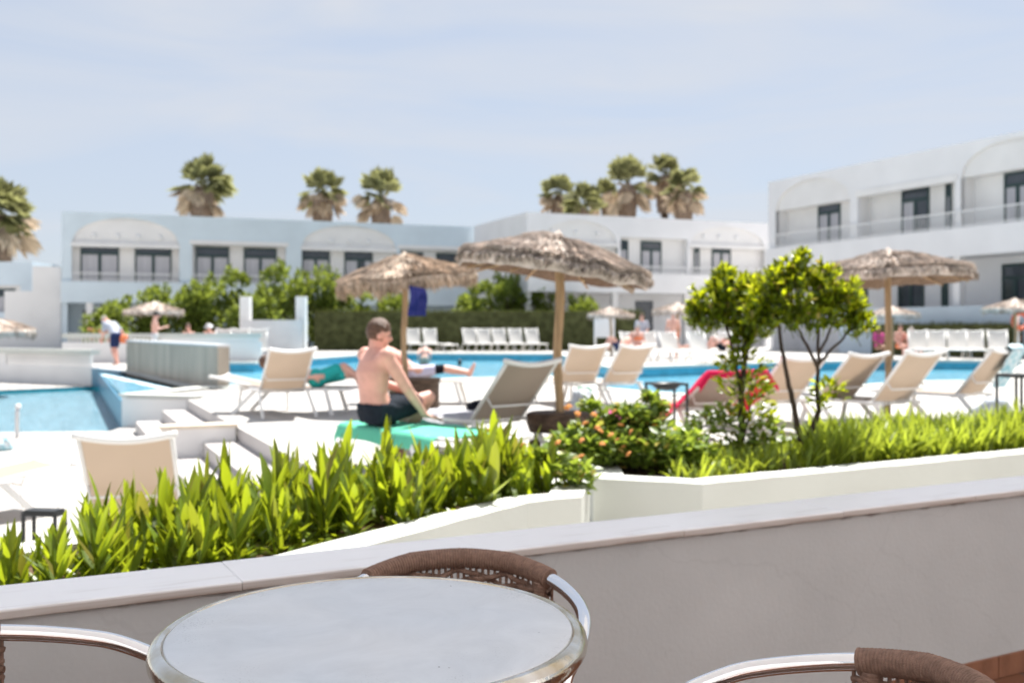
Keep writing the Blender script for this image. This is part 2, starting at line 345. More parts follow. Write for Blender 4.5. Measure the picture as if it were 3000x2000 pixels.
def plaster():
    m,nt,N,L,b=newmat('cream_plaster')
    b.inputs['Roughness'].default_value=.9; b.inputs['Specular IOR Level'].default_value=.12
    tc=N.new('ShaderNodeTexCoord')
    n1=N.new('ShaderNodeTexNoise'); n1.inputs['Scale'].default_value=1.7; n1.inputs['Detail'].default_value=8; n1.inputs['Roughness'].default_value=.6; L.new(tc.outputs['Object'],n1.inputs['Vector'])
    rp=N.new('ShaderNodeValToRGB'); e=rp.color_ramp.elements; e[0].position=.3; e[0].color=(.485,.50,.51,1); e[1].position=.7; e[1].color=(.56,.575,.585,1); L.new(n1.outputs['Fac'],rp.inputs['Fac'])
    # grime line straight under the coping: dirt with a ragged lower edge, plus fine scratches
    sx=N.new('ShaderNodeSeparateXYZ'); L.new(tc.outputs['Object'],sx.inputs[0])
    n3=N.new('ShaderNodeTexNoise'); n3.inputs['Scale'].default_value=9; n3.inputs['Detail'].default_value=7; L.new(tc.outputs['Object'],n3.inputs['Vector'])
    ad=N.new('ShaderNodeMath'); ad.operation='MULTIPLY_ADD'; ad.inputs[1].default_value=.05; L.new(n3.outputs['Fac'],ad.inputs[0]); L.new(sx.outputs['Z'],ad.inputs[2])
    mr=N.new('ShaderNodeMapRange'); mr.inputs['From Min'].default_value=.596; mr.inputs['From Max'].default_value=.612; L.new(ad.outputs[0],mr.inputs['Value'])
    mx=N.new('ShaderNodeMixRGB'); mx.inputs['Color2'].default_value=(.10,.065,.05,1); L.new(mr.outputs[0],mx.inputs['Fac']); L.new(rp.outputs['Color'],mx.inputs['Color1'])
    n4=N.new('ShaderNodeTexNoise'); n4.inputs['Scale'].default_value=4.5; n4.inputs['Detail'].default_value=12; n4.inputs['Roughness'].default_value=.75; L.new(tc.outputs['Object'],n4.inputs['Vector'])
    r4=N.new('ShaderNodeValToRGB'); r4.color_ramp.elements[0].position=.27; r4.color_ramp.elements[0].color=(.70,.70,.70,1); r4.color_ramp.elements[1].position=.36; L.new(n4.outputs['Fac'],r4.inputs['Fac'])
    m2=N.new('ShaderNodeMixRGB'); m2.blend_type='MULTIPLY'; m2.inputs['Fac'].default_value=1; L.new(mx.outputs[0],m2.inputs['Color1']); L.new(r4.outputs['Color'],m2.inputs['Color2'])
    nw=N.new('ShaderNodeTexNoise'); nw.inputs['Scale'].default_value=2.5; nw.inputs['Detail'].default_value=6; L.new(tc.outputs['Object'],nw.inputs['Vector'])
    wv=N.new('ShaderNodeVectorMath'); wv.operation='MULTIPLY_ADD'; wv.inputs[1].default_value=(.5,.5,.5); L.new(nw.outputs['Color'],wv.inputs[0]); L.new(tc.outputs['Object'],wv.inputs[2])
    vc=N.new('ShaderNodeTexVoronoi'); vc.feature='DISTANCE_TO_EDGE'; vc.inputs['Scale'].default_value=1.1; L.new(wv.outputs[0],vc.inputs['Vector'])
    lc=N.new('ShaderNodeMapRange'); lc.inputs['From Min'].default_value=.002; lc.inputs['From Max'].default_value=.007; lc.inputs['To Min'].default_value=.955; lc.inputs['To Max'].default_value=1; L.new(vc.outputs['Distance'],lc.inputs['Value'])
    m3=N.new('ShaderNodeMixRGB'); m3.blend_type='MULTIPLY'; m3.inputs['Fac'].default_value=1; L.new(m2.outputs[0],m3.inputs['Color1']); L.new(lc.outputs[0],m3.inputs['Color2'])
    L.new(m3.outputs[0],b.inputs['Base Color'])
    nb=N.new('ShaderNodeTexNoise'); nb.inputs['Scale'].default_value=70; nb.inputs['Detail'].default_value=5; L.new(tc.outputs['Object'],nb.inputs['Vector'])
    nb2=N.new('ShaderNodeTexNoise'); nb2.inputs['Scale'].default_value=6; nb2.inputs['Detail'].default_value=4; L.new(tc.outputs['Object'],nb2.inputs['Vector'])
    a2=N.new('ShaderNodeMath'); a2.operation='MULTIPLY_ADD'; a2.inputs[1].default_value=2.0; L.new(nb2.outputs['Fac'],a2.inputs[0]); L.new(nb.outputs['Fac'],a2.inputs[2])
    bp=N.new('ShaderNodeBump'); bp.inputs['Strength'].default_value=.22; bp.inputs['Distance'].default_value=.005; L.new(a2.outputs[0],bp.inputs['Height']); L.new(bp.outputs['Normal'],b.inputs['Normal'])
    return m
M['plaster']=plaster()

def brushed():
    m,nt,N,L,b=newmat('brushed_steel_top')
    b.inputs['Metallic'].default_value=1.0
    tc=N.new('ShaderNodeTexCoord')
    n1=N.new('ShaderNodeTexNoise'); n1.inputs['Scale'].default_value=5; n1.inputs['Detail'].default_value=6; L.new(tc.outputs['Object'],n1.inputs['Vector'])
    mr=N.new('ShaderNodeMapRange'); mr.inputs['To Min'].default_value=.30; mr.inputs['To Max'].default_value=.62; L.new(n1.outputs['Fac'],mr.inputs['Value']); L.new(mr.outputs[0],b.inputs['Roughness'])
    # fine pits, gathered towards the rim
    ln=N.new('ShaderNodeVectorMath'); ln.operation='LENGTH'; L.new(tc.outputs['Object'],ln.inputs[0])
    pr=N.new('ShaderNodeMapRange'); pr.inputs['From Min'].default_value=.16; pr.inputs['From Max'].default_value=.30; L.new(ln.outputs['Value'],pr.inputs['Value'])
    n2=N.new('ShaderNodeTexNoise'); n2.inputs['Scale'].default_value=320; n2.inputs['Detail'].default_value=2; L.new(tc.outputs['Object'],n2.inputs['Vector'])
    r2=N.new('ShaderNodeValToRGB'); r2.color_ramp.elements[0].position=.60; r2.color_ramp.elements[1].position=.70; L.new(n2.outputs['Fac'],r2.inputs['Fac'])
    n3=N.new('ShaderNodeTexNoise'); n3.inputs['Scale'].default_value=9; n3.inputs['Detail'].default_value=3; L.new(tc.outputs['Object'],n3.inputs['Vector'])
    r3=N.new('ShaderNodeValToRGB'); r3.color_ramp.elements[0].position=.48; r3.color_ramp.elements[1].position=.66; L.new(n3.outputs['Fac'],r3.inputs['Fac'])
    m1=N.new('ShaderNodeMath'); m1.operation='MULTIPLY'; L.new(r2.outputs['Color'],m1.inputs[0]); L.new(r3.outputs['Color'],m1.inputs[1])
    m2=N.new('ShaderNodeMath'); m2.operation='MULTIPLY'; L.new(m1.outputs[0],m2.inputs[0]); L.new(pr.outputs[0],m2.inputs[1])
    # a few isolated dark specks anywhere
    vo=N.new('ShaderNodeTexVoronoi'); vo.inputs['Scale'].default_value=26; L.new(tc.outputs['Object'],vo.inputs['Vector'])
    lv=N.new('ShaderNodeMath'); lv.operation='LESS_THAN'; lv.inputs[1].default_value=.045; L.new(vo.outputs['Distance'],lv.inputs[0])
    n5=N.new('ShaderNodeTexNoise'); n5.inputs['Scale'].default_value=14; L.new(tc.outputs['Object'],n5.inputs['Vector'])
    g5=N.new('ShaderNodeMath'); g5.operation='GREATER_THAN'; g5.inputs[1].default_value=.6; L.new(n5.outputs['Fac'],g5.inputs[0])
    m5=N.new('ShaderNodeMath'); m5.operation='MULTIPLY'; L.new(lv.outputs[0],m5.inputs[0]); L.new(g5.outputs[0],m5.inputs[1])
    mx5=N.new('ShaderNodeMath'); mx5.operation='MAXIMUM'; L.new(m2.outputs[0],mx5.inputs[0]); L.new(m5.outputs[0],mx5.inputs[1])
    mx=N.new('ShaderNodeMixRGB'); mx.inputs['Color1'].default_value=(.83,.825,.815,1); mx.inputs['Color2'].default_value=(.30,.28,.27,1); L.new(mx5.outputs[0],mx.inputs['Fac'])
    n6=N.new('ShaderNodeTexNoise'); n6.inputs['Scale'].default_value=7; n6.inputs['Detail'].default_value=9; n6.inputs['Roughness'].default_value=.65; n6.inputs['Distortion'].default_value=1.5; L.new(tc.outputs['Object'],n6.inputs['Vector'])
    r6=N.new('ShaderNodeMapRange'); r6.inputs['From Min'].default_value=.3; r6.inputs['From Max'].default_value=.7; r6.inputs['To Min'].default_value=.92; r6.inputs['To Max'].default_value=1.03; L.new(n6.outputs['Fac'],r6.inputs['Value'])
    h6=N.new('ShaderNodeHueSaturation'); L.new(mx.outputs[0],h6.inputs['Color']); L.new(r6.outputs[0],h6.inputs['Value'])
    L.new(h6.outputs[0],b.inputs['Base Color'])
    mp=N.new('ShaderNodeMapping'); mp.inputs['Scale'].default_value=(6,400,6); mp.inputs['Rotation'].default_value=(0,0,radians(8)); L.new(tc.outputs['Object'],mp.inputs['Vector'])
    nb=N.new('ShaderNodeTexNoise'); nb.inputs['Scale'].default_value=1; nb.inputs['Detail'].default_value=3; L.new(mp.outputs[0],nb.inputs['Vector'])
    bp=N.new('ShaderNodeBump'); bp.inputs['Strength'].default_value=.12; bp.inputs['Distance'].default_value=.0006; L.new(nb.outputs['Fac'],bp.inputs['Height']); L.new(bp.outputs['Normal'],b.inputs['Normal'])
    return m
M['brushed']=brushed()
M['rim']=mat('polished_steel_rim',(.56,.46,.30),.11,.5,metal=1.0,var=.12,vscale=16,bump=.05,bscale=160,col2=(.80,.78,.73))  # golden brown patches paint a warm reflection into the steel

# ------------------------------------------------------------------ camera, sky, sun
cam=bpy.data.cameras.new('camera'); camo=bpy.data.objects.new('camera',cam); COL.objects.link(camo)
camo.location=(0,0,CAMH); camo.rotation_euler=(radians(90),0,0)
cam.sensor_fit='HORIZONTAL'; cam.sensor_width=36; cam.lens=FPX/3000*36; cam.shift_y=-(1000-HORV)/3000
cam.clip_start=.05; cam.clip_end=2000
cam.dof.use_dof=True; cam.dof.focus_distance=1.52; cam.dof.aperture_fstop=5.3
SC.camera=camo
SUN_EL, SUN_AZ = radians(63), radians(25)          # azimuth from +Y towards +X
W=bpy.data.worlds.new('World'); SC.world=W; W.use_nodes=True
nt=W.node_tree; N=nt.nodes; L=nt.links; bg=N['Background']
sky=N.new('ShaderNodeTexSky'); sky.sky_type='NISHITA'; sky.sun_disc=False; sky.sun_elevation=SUN_EL; sky.sun_rotation=SUN_AZ
sky.air_density=1.0; sky.dust_density=1.0; sky.ozone_density=1.2; sky.altitude=20
tc=N.new('ShaderNodeTexCoord'); mp=N.new('ShaderNodeMapping'); mp.inputs['Scale'].default_value=(1.1,1.1,7.0); mp.inputs['Rotation'].default_value=(radians(4),radians(-9),radians(20))
L.new(tc.outputs['Generated'],mp.inputs['Vector'])
cn=N.new('ShaderNodeTexNoise'); cn.inputs['Scale'].default_value=2.0; cn.inputs['Detail'].default_value=8; cn.inputs['Roughness'].default_value=.52; cn.inputs['Distortion'].default_value=.7; L.new(mp.outputs[0],cn.inputs['Vector'])
cr=N.new('ShaderNodeValToRGB'); cr.color_ramp.elements[0].position=.42; cr.color_ramp.elements[0].color=(0,0,0,1); cr.color_ramp.elements[1].position=.72; cr.color_ramp.elements[1].color=(.85,.85,.85,1); L.new(cn.outputs['Fac'],cr.inputs['Fac'])
hz_=N.new('ShaderNodeMixRGB'); hz_.inputs['Fac'].default_value=.85; hz_.inputs['Color2'].default_value=(2.28,2.50,2.92,1); L.new(sky.outputs[0],hz_.inputs['Color1'])
cm=N.new('ShaderNodeMixRGB'); cm.inputs['Color2'].default_value=(3.0,3.10,3.32,1); L.new(hz_.outputs[0],cm.inputs['Color1']); L.new(cr.outputs['Color'],cm.inputs['Fac'])
L.new(cm.outputs[0],bg.inputs['Color']); bg.inputs['Strength'].default_value=.085
sl=bpy.data.lights.new('sun','SUN'); sl.energy=4.0; sl.angle=radians(.53); sl.color=(1,.965,.91)
so=bpy.data.objects.new('sun',sl); COL.objects.link(so)
SD=V((cos(SUN_EL)*sin(SUN_AZ),cos(SUN_EL)*cos(SUN_AZ),sin(SUN_EL)))
so.rotation_euler=SD.to_track_quat('Z','Y').to_euler(); so.location=(0,-20,40)
SC.view_settings.view_transform='Standard'; SC.view_settings.look='None'; SC.view_settings.exposure=1.52; SC.view_settings.gamma=1
SC.render.engine='CYCLES'; SC.cycles.use_denoising=True; SC.cycles.max_bounces=8; SC.cycles.sample_clamp_indirect=6.0
SC.cycles.caustics_reflective=False; SC.cycles.caustics_refractive=False

# ------------------------------------------------------------------ ground, decks, pools
E1=[(-.3,5.36),(-2.35,9.9),(-5.33,16.5)]
Cc=(-6.5,16.9); G1=(-5.95,19.0); G2=(-10.5,26.9); Bp=(-11.9,28.6)
m=MB(); m.sheet([(-400,-300),(400,-300),(400,500),(-400,500)],-1.3); tag(m.build('ground',M['ground']),kind='structure')
pool_hole=[(-5.35,19.55),(-3.83,23.6),(-1.69,22.7),(.9,24),(1.82,19.2),(2.44,18),(3.19,17.4),(4.4,18.3),(6.98,20.2),(8.8,21.7),(9.9,21.9),(14.6,29),
           (17.7,34.9),(12.9,35.9),(8.6,33.5),(4.07,30),(2.87,29.2),(2.35,36),(2.1,44.8),(-3.1,45.4),(-5.7,46.6),(-7.3,40),(-8.6,33.6),(-9.95,33.5),(-10.2,27.4)]
upper=[(-.3,2.535)]+E1+[Cc,G1,G2,Bp,(-12.3,29.2),(-16.5,31.8),(-40,44),(-90,60),(-90,130),(110,130),(110,61.15)]
m=MB(); m.sheet(upper,0.0,[pool_hole]); tag(m.build('pool_deck',M['deck']),kind='structure')
low_hole=[(-19,14.75),(-6.42,16.1),(-6.5,16.9),(-5.97,18.98),(-10.52,26.88),(-11.9,28.58),(-13.6,26.7),(-19,21)]
m=MB(); m.sheet([(-60,-6),(1.5,-6),(1.5,35),(-60,60)],-.48,[low_hole]); tag(m.build('lower_deck',M['deck_low']),kind='structure')
def skirt(poly,z0,z1,closed=True):
    m=MB(); n=len(poly)
    for i in range(n if closed else n-1):
        a=poly[i]; b=poly[(i+1)%n]
        m.add([(a[0],a[1],z0),(b[0],b[1],z0),(b[0],b[1],z1),(a[0],a[1],z1)],[(0,1,2,3)])
    return m
def loftpts(poly, off):   # offset outwards for coping strips
    n=len(poly); area=sum(poly[i][0]*poly[(i+1)%n][1]-poly[(i+1)%n][0]*poly[i][1] for i in range(n)); sg=1 if area>0 else -1
    out=[]
    for i in range(n):
        p0=V(poly[i-1]).to_2d(); p=V(poly[i]).to_2d(); p1=V(poly[(i+1)%n]).to_2d()
        d0=(p-p0).normalized(); d1=(p1-p).normalized()
        n0=V((d0.y,-d0.x))*sg; n1=V((d1.y,-d1.x))*sg
        b=(n0+n1); b=b/(max(.35,b.length**2/2)) if b.length>1e-6 else n0
        out.append((p.x+b.x*off,p.y+b.y*off))
    return out
m=skirt(pool_hole,-1.2,-.012); tag(m.build('pool_wall',M['tile_blue']),kind='structure')
m=MB(); m.sheet(loftpts(pool_hole,.02),-.30); tag(m.build('pool_water',M['water']),kind='structure')
# raised pale coping round the pool
m=MB(); inn=loftpts(pool_hole,-.03); out=loftpts(pool_hole,.34)
for i in range(len(inn)):
    a,b,c,d=inn[i],inn[(i+1)%len(inn)],out[(i+1)%len(inn)],out[i]
    m.add([(a[0],a[1],.03),(b[0],b[1],.03),(c[0],c[1],.03),(d[0],d[1],.03),(a[0],a[1],-.05),(b[0],b[1],-.05),(c[0],c[1],.004),(d[0],d[1],.004)],[(0,1,2,3),(0,4,5,1),(3,2,6,7)])
tag(m.build('pool_kerb',M['white']),kind='structure')
m=skirt(low_hole,-1.25,-.50); tag(m.build('lower_pool_wall',M['tile_teal']),kind='structure')
m=MB(); m.sheet(loftpts(low_hole,.02),-.60); tag(m.build('lower_pool_water',M['water_low']),kind='structure')
# retaining faces under the upper deck
m=skirt([(-.3,2.56)]+E1,-.6,-.004,False); tag(m.build('deck_edge_wall',M['stepw']),kind='structure')
ret=thing('retaining_wall','white retaining wall with pale coping beside the lower pool and steps','wall',(0,0,0))
def thickwall(path,th,z0,z1):
    m=MB(); n=len(path); Ls=[];Rs=[]
    for i in range(n):
        p=V(path[i]).to_2d(); d0=(p-V(path[i-1]).to_2d()).normalized() if i else (V(path[1]).to_2d()-p).normalized()
        d1=(V(path[i+1]).to_2d()-p).normalized() if i<n-1 else d0
        b=V((-(d0.y+d1.y),d0.x+d1.x)); b=b/(b.length**2/2) if b.length>1e-6 else V((-d0.y,d0.x))
        Ls.append(p+b*th/2); Rs.append(p-b*th/2)
    for i in range(n-1):
        a,b,c,d=Ls[i],Ls[i+1],Rs[i+1],Rs[i]
        fs=[(4,7,6,5),(0,1,2,3),(0,4,5,1),(3,2,6,7)]
        if i==0: fs.append((0,3,7,4))
        if i==n-2: fs.append((1,5,6,2))
        m.add([(*a,z1),(*b,z1),(*c,z1),(*d,z1),(*a,z0),(*b,z0),(*c,z0),(*d,z0)],fs)
    return m
rp=[(-5.25,16.50),(-6.52,16.93),(-6.0,18.9)]
thickwall([(-5.20,16.62),(-6.42,17.05),(-5.87,19.02)],.26,-1.2,.02).build('wall_face',M['white_wall'],ret)
thickwall([(-5.15,16.62),(-6.42,17.05),(-5.80,19.22),(-5.25,19.52)],.34,.022,.06).build('coping',M['white'],ret)
tw=tag(thickwall([(-10.42,26.98),(-11.92,28.75)],.16,-1.2,.02).build('tiled_wall',M['tile_shaded']),'bright blue tiled wall dropping into the lower pool under the stooping man','wall')
# steps down to the lower deck (two treads) and the low divider with a tan coping
d=(V(E1[2])-V(E1[1])).normalized(); nrm=V((-.911,-.411)); dd=V((d[0],d[1]))
def stepflight(a,b,label):
    t=thing('deck_steps',label,'steps',(a[0],a[1],-.48),group='steps down to the lower deck')
    for k,(w,z) in enumerate(((.40,-.16),(.80,-.32))):
        p=[V(a)+nrm*(0 if k==0 else .40),V(b)+nrm*(0 if k==0 else .40),V(b)+nrm*w,V(a)+nrm*w]
        m=MB(); m.prism([(q.x-a[0],q.y-a[1]) for q in p],-.02,z+.48); m.build('step',M['stepw'],t,bevel=.012)
A=V((-5.27,16.36)); Bm=V((-3.30,12.0)); Bn=V((-3.21,11.8)); Cn=V((-.95,6.8))
stepflight(tuple(A),tuple(Bm),'white steps to the lower deck beyond the tan topped divider, next to the pool')
stepflight(tuple(Bn),tuple(Cn),'white steps to the lower deck in front of the tan topped divider, behind the lilies')
t=thing('step_divider','low white divider wall with a tan coping between the two flights of steps','wall',(-3.25,11.9,-.48))
pp=[Bm+nrm*.03,Bn+nrm*.03,Bn+nrm*.84,Bm+nrm*.84]
m=MB(); m.prism([(q.x+3.25,q.y-11.9) for q in pp],-.02,.49); m.build('wall_face',M['white_wall'],t)
pp=[Bm+nrm*.0+dd*.02,Bn+nrm*.0-dd*.02,Bn+nrm*.87-dd*.02,Bm+nrm*.87+dd*.02]
m=MB(); m.prism([(q.x+3.25,q.y-11.9) for q in pp],.492,.53); m.build('coping',M['tan'],t,bevel=.006)

# grey fountain wall
g=thing('fountain_wall','tall grey stone fountain wall standing between the two pools','wall',(-5.75,19.3,0))
a=V((-5.62,19.25)); b=V((-10.4,27.15)); dv=(b-a).normalized(); nv=V((-dv.y,dv.x))
q=[a,b,b-nv*.22,a-nv*.22]
m=MB(); m.prism([(p.x+5.75,p.y-19.3) for p in q],-1.2,.80); m.build('stone_face',M['grey_stone'],g)
q=[a+nv*.02,b+nv*.02,b-nv*.24,a-nv*.24]
m=MB(); m.prism([(p.x+5.75,p.y-19.3) for p in q],.803,.85); m.build('coping',M['grey_panel'],g)
# spill edge with running water in front of it
def foamline(a,b,w,z,n,name,label):
    m=MB(); a=V(a); b=V(b); dv=(b-a).normalized(); pv=V((-dv.y,dv.x,0)).normalized()
    def fn(s,t):
        p=a.lerp(b,s); k=mnoise.noise(V((s*9,t*5,3.1)))
        return p+pv*((t-.5)*w*(1+.6*k))+V((0,0,z*sin(pi*t)*(.7+.6*mnoise.noise(V((s*23,t*9,1))))+.004))
    m.grid(fn,n,8); return tag(m.build(name,M['foam'],smooth=True),label,'water',kind='stuff')
foamline((-10.7,26.4,-.07),(-6.4,19.45,-.07),.16,.02,40,'basin_foam','white churned water along the foot of the grey fountain wall')

basin=[(-6.58,17.2),(-5.99,18.97),(-10.55,26.86),(-11.35,27.75)]
m=MB(); m.sheet(basin,-.07); tag(m.build('basin_water',M['water']),kind='structure')
tag(thickwall([(-6.60,17.1),(-11.38,27.78)],.05,-1.2,-.085).build('weir_wall',M['tile_shaded']),'blue tiled weir edge where the fountain basin spills into the lower pool','wall')
# white garden walls with baluster openings (far left)
def balustrade(path, z0, z1, label, solid, open_from):
    p0=V((*path[0],0))
    t=thing('balustrade_wall',label,'wall',(path[0][0],path[0][1],z0))
    loc=[(p[0]-p0.x,p[1]-p0.y) for p in path]
    h=z1-z0
    thickwall(loc,.22,-.3,h*solid).build('wall_face',M['white_wall'],t)
    thickwall(loc,.30,h-.14,h).build('top_rail',M['white'],t)
    mb=MB(); a=V(loc[0]); b=V(loc[1]); Ln=(b-a).length; dv=(b-a)/Ln; k=0; x=.2
    while x<Ln:
        c=a+dv*x
        if (int(x/3.2)%2)==open_from or (open_from==9 and int(x/2.1)%3!=2): mb.obox((c.x,c.y,h*(solid+1)/2-.07),(*dv,0),(-dv.y,dv.x,0),(0,0,1),.028,.05,h*(1-solid)/2-.07+.001); x+=.13
        else:
            mb.obox((c.x,c.y,h*(solid+1)/2-.07),(*dv,0),(-dv.y,dv.x,0),(0,0,1),.20,.09,h*(1-solid)/2-.07+.001); x+=.40
    mb.build('balusters',M['white_wall'],t)
    return t
balustrade([(-11.95,28.9),(-19.5,33.2)],-.48,.54,'low white balustrade wall along the far left side of the lower pool',.52,9)
balustrade([(-14.9,33.4),(-8.6,34.6)],0,.98,'white balustrade wall behind the stooping man and small thatched parasol',.70,0)
# parasol-base cubes, curved white screen with two pillars
t=thing('curved_screen','curved white screen wall between two square white pillars by the clipped hedge','screen',(-9.6,40,0))
m=MB()
def arcp(r,a): return (r*sin(a),-r*cos(a)*.35+.35)
for i in range(20):
    a0=-1.2+2.4*i/20; a1=-1.2+2.4*(i+1)/20
    p=[arcp(1.30,a0),arcp(1.30,a1),arcp(1.18,a1),arcp(1.18,a0)]
    vs=[(x,y,0) for x,y in p]+[(x,y,1.48) for x,y in p]
    m.add(vs,[(0,1,5,4),(2,3,7,6),(4,5,6,7)])
m.build('curved_panel',M['grey_panel'],t,smooth=False)
for s in (-1,1):
    m=MB(); m.box(-.2,.2,-.2,.2,0,2.42); m.build('pillar',M['white_wall'],t,loc=(s*1.12,.55,0),bevel=.02)

# ------------------------------------------------------------------ terrace: floor, wall, canopy (it shades the terrace), house behind
WO=V((-1.037,2.039,0)); WD=V((.883,.4697,0)); WN=V((-.4697,.883,0)); WA=atan2(WD.y,WD.x)
def wl(x,y,z=0): return WO+WD*x+WN*y+V((0,0,z))
m=MB(); m.sheet([wl(-9,.1)[:2],wl(14,.1)[:2],wl(14,-4.9)[:2],wl(-9,-4.9)[:2]],-.05); 
def tiles():
    mt,nt,N,L,b=newmat('terracotta_floor')
    tc=N.new('ShaderNodeTexCoord'); br=N.new('ShaderNodeTexBrick'); br.offset=0; br.inputs['Scale'].default_value=1; br.inputs['Brick Width'].default_value=.3; br.inputs['Row Height'].default_value=.3; br.inputs['Mortar Size'].default_value=.006
    br.inputs['Color1'].default_value=(.22,.10,.06,1); br.inputs['Color2'].default_value=(.18,.08,.048,1); br.inputs['Mortar'].default_value=(.14,.09,.07,1)
    L.new(tc.outputs['Object'],br.inputs['Vector']); L.new(br.outputs['Color'],b.inputs['Base Color']); b.inputs['Roughness'].default_value=.8; b.inputs['Specular IOR Level'].default_value=.1; return mt
tag(m.build('terrace_floor',tiles()),kind='structure')
tw=thing('terrace_wall','low cream plastered terrace wall with a white marble coping','wall',WO,WA)
m=MB(); m.box(-8,13,.018,.200,-.3,.579); m.build('plaster_face',M['plaster'],tw)
m=MB()
x=-8.0
while x<13: m.box(x,min(13,x+.296),.010,.0215,-.048,.028); x+=.30
m.build('skirting',M['terracotta'],tw,bevel=.002)
x=1.107-.62*14; k=0
while x<12.5:
    m=MB(); h=.021
    m.box(.0004,.6196,0,.218,-h,0)
    s=m.build('coping_slab',M['marble'],tw,loc=(x,0,.60+U(-.0008,.0008)),bevel=.002)
    x+=.62; k+=1
m=MB(); m.lathe([(0,-.004),(.026,-.004),(.026,.002),(.020,.004)],18); dh=m.build('drain_hole',M['black'],tw,loc=(4.02,.008,-.012)); dh.rotation_euler=(radians(90),0,0)
# canopy over the terrace: unseen awning, translucent to brighten the shade, whose edge runs parallel to the wall
ZC=3.2; tt=(ZC-.60)/SD.z; off=V((SD.x,SD.y,0))*tt; edge=.218+off.dot(WN)+.03
cn=thing('terrace_canopy','white cloth awning over the restaurant terrace, above and behind the viewer','canopy',WO,WA)
m=MB(); m.box(-12,14,-3.0,edge,ZC,ZC+.012); m.build('roof',M['awning'],cn)
for x in (-7,12.5):
    m=MB(); m.box(-.12,.12,-.12,.12,-.05,ZC); m.build('post',M['white_wall'],cn,loc=(x,-.4,0))
hb=tag(MB().build('restaurant_house',M['white_wall']),'unseen white restaurant house at the back of the terrace','building')
m=MB(); m.box(-12,14,-5.4,-4.9,-.3,5.5);  # unseen house, set close so its sunlit wall brightens the terrace
bpy.data.objects.remove(hb); hb=tag(m.build('restaurant_house',M['white_wall'],loc=WO),'unseen white restaurant house at the back of the terrace','building'); hb.rotation_euler=(0,0,WA)

# ------------------------------------------------------------------ planters
def planter(outer,z0,ztop,label,soilz):
    t=thing('planter',label,'planter',(outer[0][0],outer[0][1],0))
    o=V((outer[0][0],outer[0][1]))
    out=[(p[0]-o.x,p[1]-o.y) for p in outer]; inn=loftpts(out,-.17); n=len(out)
    m=MB()
    # subdivided ring with slightly worn edges
    for i in range(n):
        a,b=V(out[i]),V(out[(i+1)%n]); c,d=V(inn[(i+1)%n]),V(inn[i]); k=max(1,int((b-a).length/.12))
        for j in range(k):
            s0=j/k; s1=(j+1)/k
            w=lambda s,i=i: .006*mnoise.noise(V((s*31+i*7,1.3,2))) if 0<s<1 else 0
            A0=a.lerp(b,s0); A1=a.lerp(b,s1); D0=d.lerp(c,s0); D1=d.lerp(c,s1); dn=V((b-a).yx).normalized(); 
            z_0=ztop+w(s0); z_1=ztop+w(s1)
            m.add([(*A0,z0),(*A1,z0),(*A1,z_1),(*A0,z_0),(*D0,z_0),(*D1,z_1),(*D0,z0),(*D1,z0)],[(0,1,2,3),(3,2,5,4),(4,5,7,6)])
    bm_o=m.build('planter_wall',M['white'],t)
    m=MB(); m.sheet(loftpts(out,-.16),soilz); m.build('soil',M['soil'],t)
    return t
lp=[(-1.6,2.20),(-.505,3.86),(.0754,4.734),(.338,4.887),(.42,5.42),(-.25,5.75),(-1.0,4.9),(-2.75,2.75),(-2.6,1.72)]
planter(lp,-.6,.35,'white planter with a rough sunlit ledge full of broad leaved lilies',.30)
rpn=[(.447,5.5),(1.0,5.29),(3.35,6.59),(9,9.75),(8.4,10.8),(3.4,8.1),(1.5,7.3),(.5,6.6)]
planter(rpn,-.1,.35,'long white planter holding two small trees, lantana and grass',.31)

